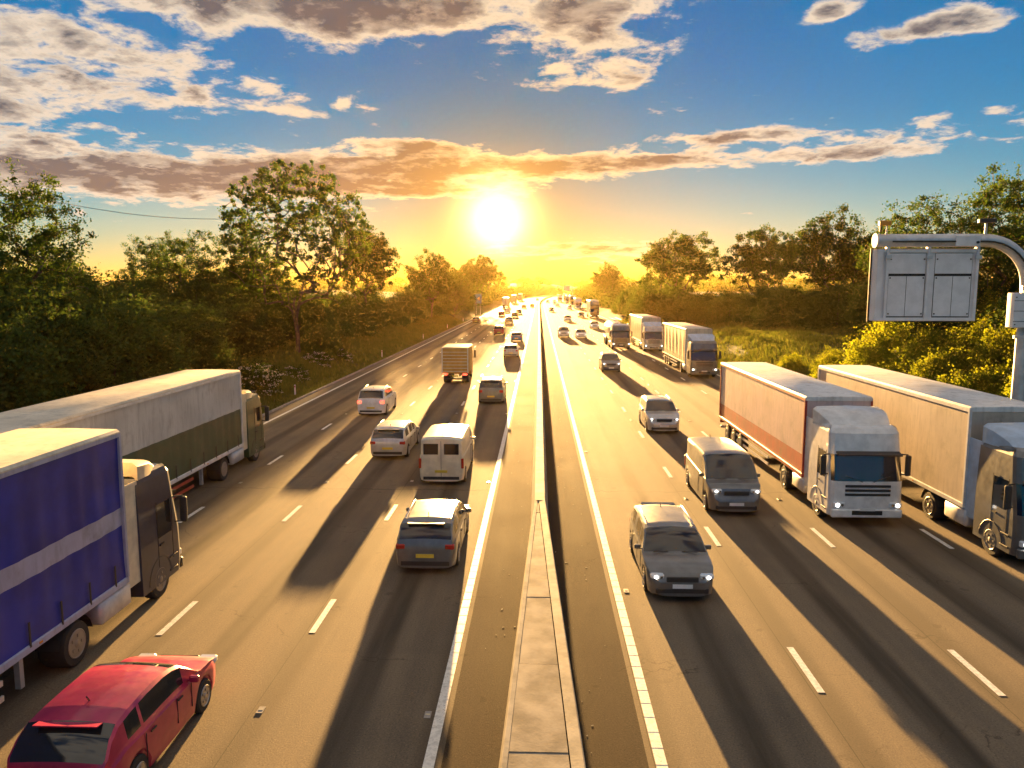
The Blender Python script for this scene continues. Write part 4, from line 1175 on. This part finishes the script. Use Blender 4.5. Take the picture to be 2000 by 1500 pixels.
car(3, 'suv', 'grey', 7.1, 75.0, 'dark tall car left of the buff lorry', False, 1)
car(4, 'suv', 'silver', 4.15, 128, 'silver tall car next to the barrier, left of a white saloon', False, 1)
car(5, 'saloon', 'white', 6.95, 126, 'white saloon beside the silver tall car far along the right carriageway', False, 1)
car(6, 'saloon', 'silver', 7.2, 191, 'silver saloon with lit headlamps in the middle distance on the right', False, 1)
car(7, 'saloon', 'white', 11.4, 157, 'white saloon in front of the tall dark-fronted lorry', False, 1)
car(8, 'saloon', 'black', 12.0, 218, 'black saloon left of the tall dark-fronted lorry', False, 1)
car(9, 'hatch', 'bronze', 4.4, 270, 'small bronze hatchback close to the barrier on the right carriageway', False, 1)
car(10, 'saloon', 'silver', 11.8, 296, 'small silver saloon beside the far right queue of lorries', False, 1)
car(11, 'saloon', 'white', 8.3, 346, 'small white saloon, nearest of a far bunch of cars on the right', False, 1)
car(12, 'hatch', 'silver', 8.0, 390, 'small silver hatchback in the middle of the far bunch of cars', False, 1)
car(13, 'hatch', 'white', 8.1, 440, 'tiny white hatchback at the back of the far bunch of cars', False, 1)
car(14, 'hatch', 'grey', 4.3, 440, 'tiny dark hatchback next to the barrier before the bend', False, 1)

# ------------------------------------------------------------------ cantilever sign gantry (seen from behind)
def make_gantry(name):
    g = empty(name)
    px = 0.0; zarm = 9.72; r = .27
    # octagonal post and swept arm, reaching towards -x over the carriageway
    pts = [(px, 0, 0), (px, 0, 5.9)]
    MB().tube([(px, 0, .0), (px, 0, 5.95)], [.26, .25], 12).build('post', M_GALV, g, smooth=40)
    MB().tube([(px, 0, 5.93), (px, 0, 6.05)], [.34, .34], 12).build('post_flange', M_GALV, g, smooth=40)
    arc = [(px, 0, 6.05), (px, 0, 8.0)] + [(px - 1.75 * (1 - math.cos(R(a))), 0, 8.0 + 1.75 * math.sin(R(a))) for a in range(9, 91, 9)] + [(px - 5.95, 0, 9.75)]
    MB().tube(arc, [.25] * 2 + [.25] * 10 + [.25], 16).build('arm', M_GALV, g, smooth=40)
    MB().tube([(px - 5.95, 0, 9.75), (px - 5.985, 0, 9.75)], [.285, .285], 16).build('end_cap', M_SIGNB, g, smooth=40)
    cond = [(px - .12, -.27, 6.2), (px - .12, -.27, 8.0)] + [(px - .06 - 1.75 * (1 - math.cos(R(a))), -.27, 8.0 + 1.70 * math.sin(R(a))) for a in range(9, 91, 9)] + [(px - 5.4, -.27, 9.70)]
    MB().tube(cond, .035, 6).build('conduit', M_CHAS, g, smooth=40)
    MB().rbox((px - 2.55, -.27, 9.72), (.92, .08, .40), .02).build('junction_plate', M_SIGNB, g)
    MB().cyl((px - 2.2, -.34, 9.66), .05, .08, 'Y', 10).build('plate_latch', M_BLACK, g)
    # control cabinet on the post
    cb = MB().rbox((px - .34, -.14, 7.05), (.66, .48, 1.35), .03).build('control_cabinet', M_SIGNB, g, smooth=40)
    for z in (6.62, 7.02, 7.42): MB().box((px - .34, -.385, z), (.66, .012, .018)).build('cabinet_seam', M_DARK, cb)
    for x in (px - .60, px - .10):
        for z in (6.5, 7.55): MB().cyl((x, -.39, z), .025, .02, 'Y', 8).build('cabinet_lock', M_BLACK, cb)
    # the sign case
    cxp, zc, W, H = px - 3.92, 8.02, 3.95, 2.80
    case = MB().rbox((cxp, .18, zc), (W, .40, H), .04).build('sign_case', M_SIGNB, g, smooth=40)
    MB().box((cxp, .40, zc), (W + .12, .05, H + .10)).build('sign_face', M_BLACK, case)
    for i, x in enumerate((cxp - W / 2 + .12, cxp - W / 2 + .42, cxp + .02, cxp + W / 2 - .08)):
        MB().rbox((x, -.06, zc), (.11 if i else .22, .12, H - .02), .02).build('case_rib', M_SIGNB, case)
    for z in (zc + H / 2 - .07, zc - H / 2 + .07): MB().rbox((cxp, -.045, z), (W - .02, .09, .13), .02).build('case_rail', M_SIGNB, case)
    for k_ in range(2):
        x0 = cxp - W / 2 + .50 + k_ * 1.78; w_ = 1.42
        MB().rbox((x0 + w_ / 2, -.032, zc + H * .30), (w_, .02, H * .28), .008).build('access_panel', M_SIGNB, case)
        for j in range(2): MB().rbox((x0 + w_ * (.25 + .5 * j), -.032, zc - H * .155), (w_ / 2 - .018, .02, H * .56), .008).build('access_panel', M_SIGNB, case)
        MB().box((x0 + w_ / 2, -.0305, zc - .02), (w_ + .02, .012, H * .90)).build('panel_seam', M_DARK, case)
        for x in (x0 + .07, x0 + w_ - .07):
            for z in (zc + H * .36, zc + H * .10, zc - H * .40): MB().cyl((x, -.045, z), .030, .03, 'Y', 10).build('fastener', M_BLACK, case)
    for x in (cxp - W / 2 + .42, cxp + .02, cxp + W / 2 - .08):
        MB().rbox((x, -.02, 9.50), (.13, .20, .42), .02).build('hanger', M_GALV, g)
        MB().rbox((x, -.14, 9.10), (.24, .10, .15), .02).build('hanger_clamp', M_GALV, g)
    # camera and detector on top of the arm
    MB().tube([(px - 5.55, 0, 9.98), (px - 5.55, 0, 10.35)], .035, 8).build('camera_mast', M_GALV, g)
    MB().rbox((px - 5.62, 0, 10.42), (.42, .22, .18), .03).build('camera', M_AMB, g, smooth=40)
    MB().rbox((px - 5.78, .0, 10.24), (.09, .12, .30), .02).build('camera_bracket', M_BLACK, g)
    MB().tube([(px - 1.75, 0, 9.98), (px - 1.75, 0, 10.40)], .05, 8).build('detector_mast', M_GALV, g)
    MB().rbox((px - 1.72, 0, 10.50), (.60, .30, .16), .03).build('detector', M_BLACK, g, smooth=40)
    MB().tube([(px - 1.5, 0, 10.4), (px - 1.42, 0, 10.15), (px - 1.6, 0, 9.98)], .014, 5).build('cable_loop', M_BLACK, g)
    MB().rbox((px, 0, -.10), (1.1, 1.1, .30), .05).build('footing', M_KERB, g)
    return g


ga = make_gantry('overhead_sign')
ga.location = (19.10, 31.0, 0.30)
tag(ga, 'grey overhead message sign seen from behind on a curved arm at the right', 'road sign', 'overhead signs')
gb = copy_tree(ga); gb.location = (20.3 + cx(520), 520, .1)
tag(gb, 'tiny dark overhead sign far away above the right carriageway', 'road sign', 'overhead signs')

# ------------------------------------------------------------------ verge sign on the left
vsn = empty('verge_sign', (-18.9, 240, 0.1))
tag(vsn, 'white verge sign with an orange arrowhead, far along the left bank', 'road sign')
MB().rbox((0, 0, 4.9), (1.9, .06, 2.9), .02).build('panel', pmat('sign white', (.75, .75, .72), .5), vsn)
q = MB(); q.add([(.55, -.05, 4.1), (.55, -.05, 5.7), (-.5, -.05, 4.9), (.55, -.035, 4.1), (.55, -.035, 5.7), (-.5, -.035, 4.9)], [(1, 0, 2), (3, 4, 5), (0, 1, 4, 3), (1, 2, 5, 4), (2, 0, 3, 5)])
q.build('arrowhead', pmat('sign orange', (.55, .22, .03), .5), vsn)
for x in (-.6, .6): MB().tube([(x, .06, -.3), (x, .06, 6.2)], .06, 8).build('post', M_GALV, vsn)

# marker posts on the left verge
for i in range(6):
    mp_ = empty('marker_post', (-18.75, 58 + 33 * i, ground_z(-18.75, 58 + 33 * i)))
    tag(mp_, ('nearest', 'second', 'third', 'fourth', 'fifth', 'farthest')[i] + ' white marker post along the left verge', 'post', 'marker posts along the left verge')
    MB().rbox((0, 0, .42), (.12, .05, .9), .02).build('post', M_PLW, mp_); MB().box((0, -.028, .72), (.07, .006, .12)).build('reflector', M_RED, mp_)

# overhead cable between trees on the left skyline
q = MB(); pts = []
for i in range(13):
    t = i / 12; pts.append((-40.5 + 17.5 * t, 62 + 6 * t, 15.4 - 1.0 * t - .75 * math.sin(math.pi * t)))
q.tube(pts, .022, 5); o = q.build('overhead_cable', M_BLACK, smooth=60)
tag(o, 'thin dark overhead cable sagging across the sky at the left', 'cable')

# ------------------------------------------------------------------ evening haze
hz = MB().box((0, 580, 12.5), (1500, 1360, 29)).build('haze', None)
hz['kind'] = 'stuff'; hz['label'] = 'thin golden evening haze'
m = bpy.data.materials.new('evening haze'); m.use_nodes = True; X.tree = m.node_tree; m.node_tree.nodes.clear()
pv = nd('ShaderNodeVolumePrincipled')
pv.inputs['Color'].default_value = (1.0, .66, .20, 1); pv.inputs['Density'].default_value = .00005; pv.inputs['Anisotropy'].default_value = .70
o_ = nd('ShaderNodeOutputMaterial'); lk(pv.outputs[0], o_.inputs['Volume'])
hz.data.materials.append(m)
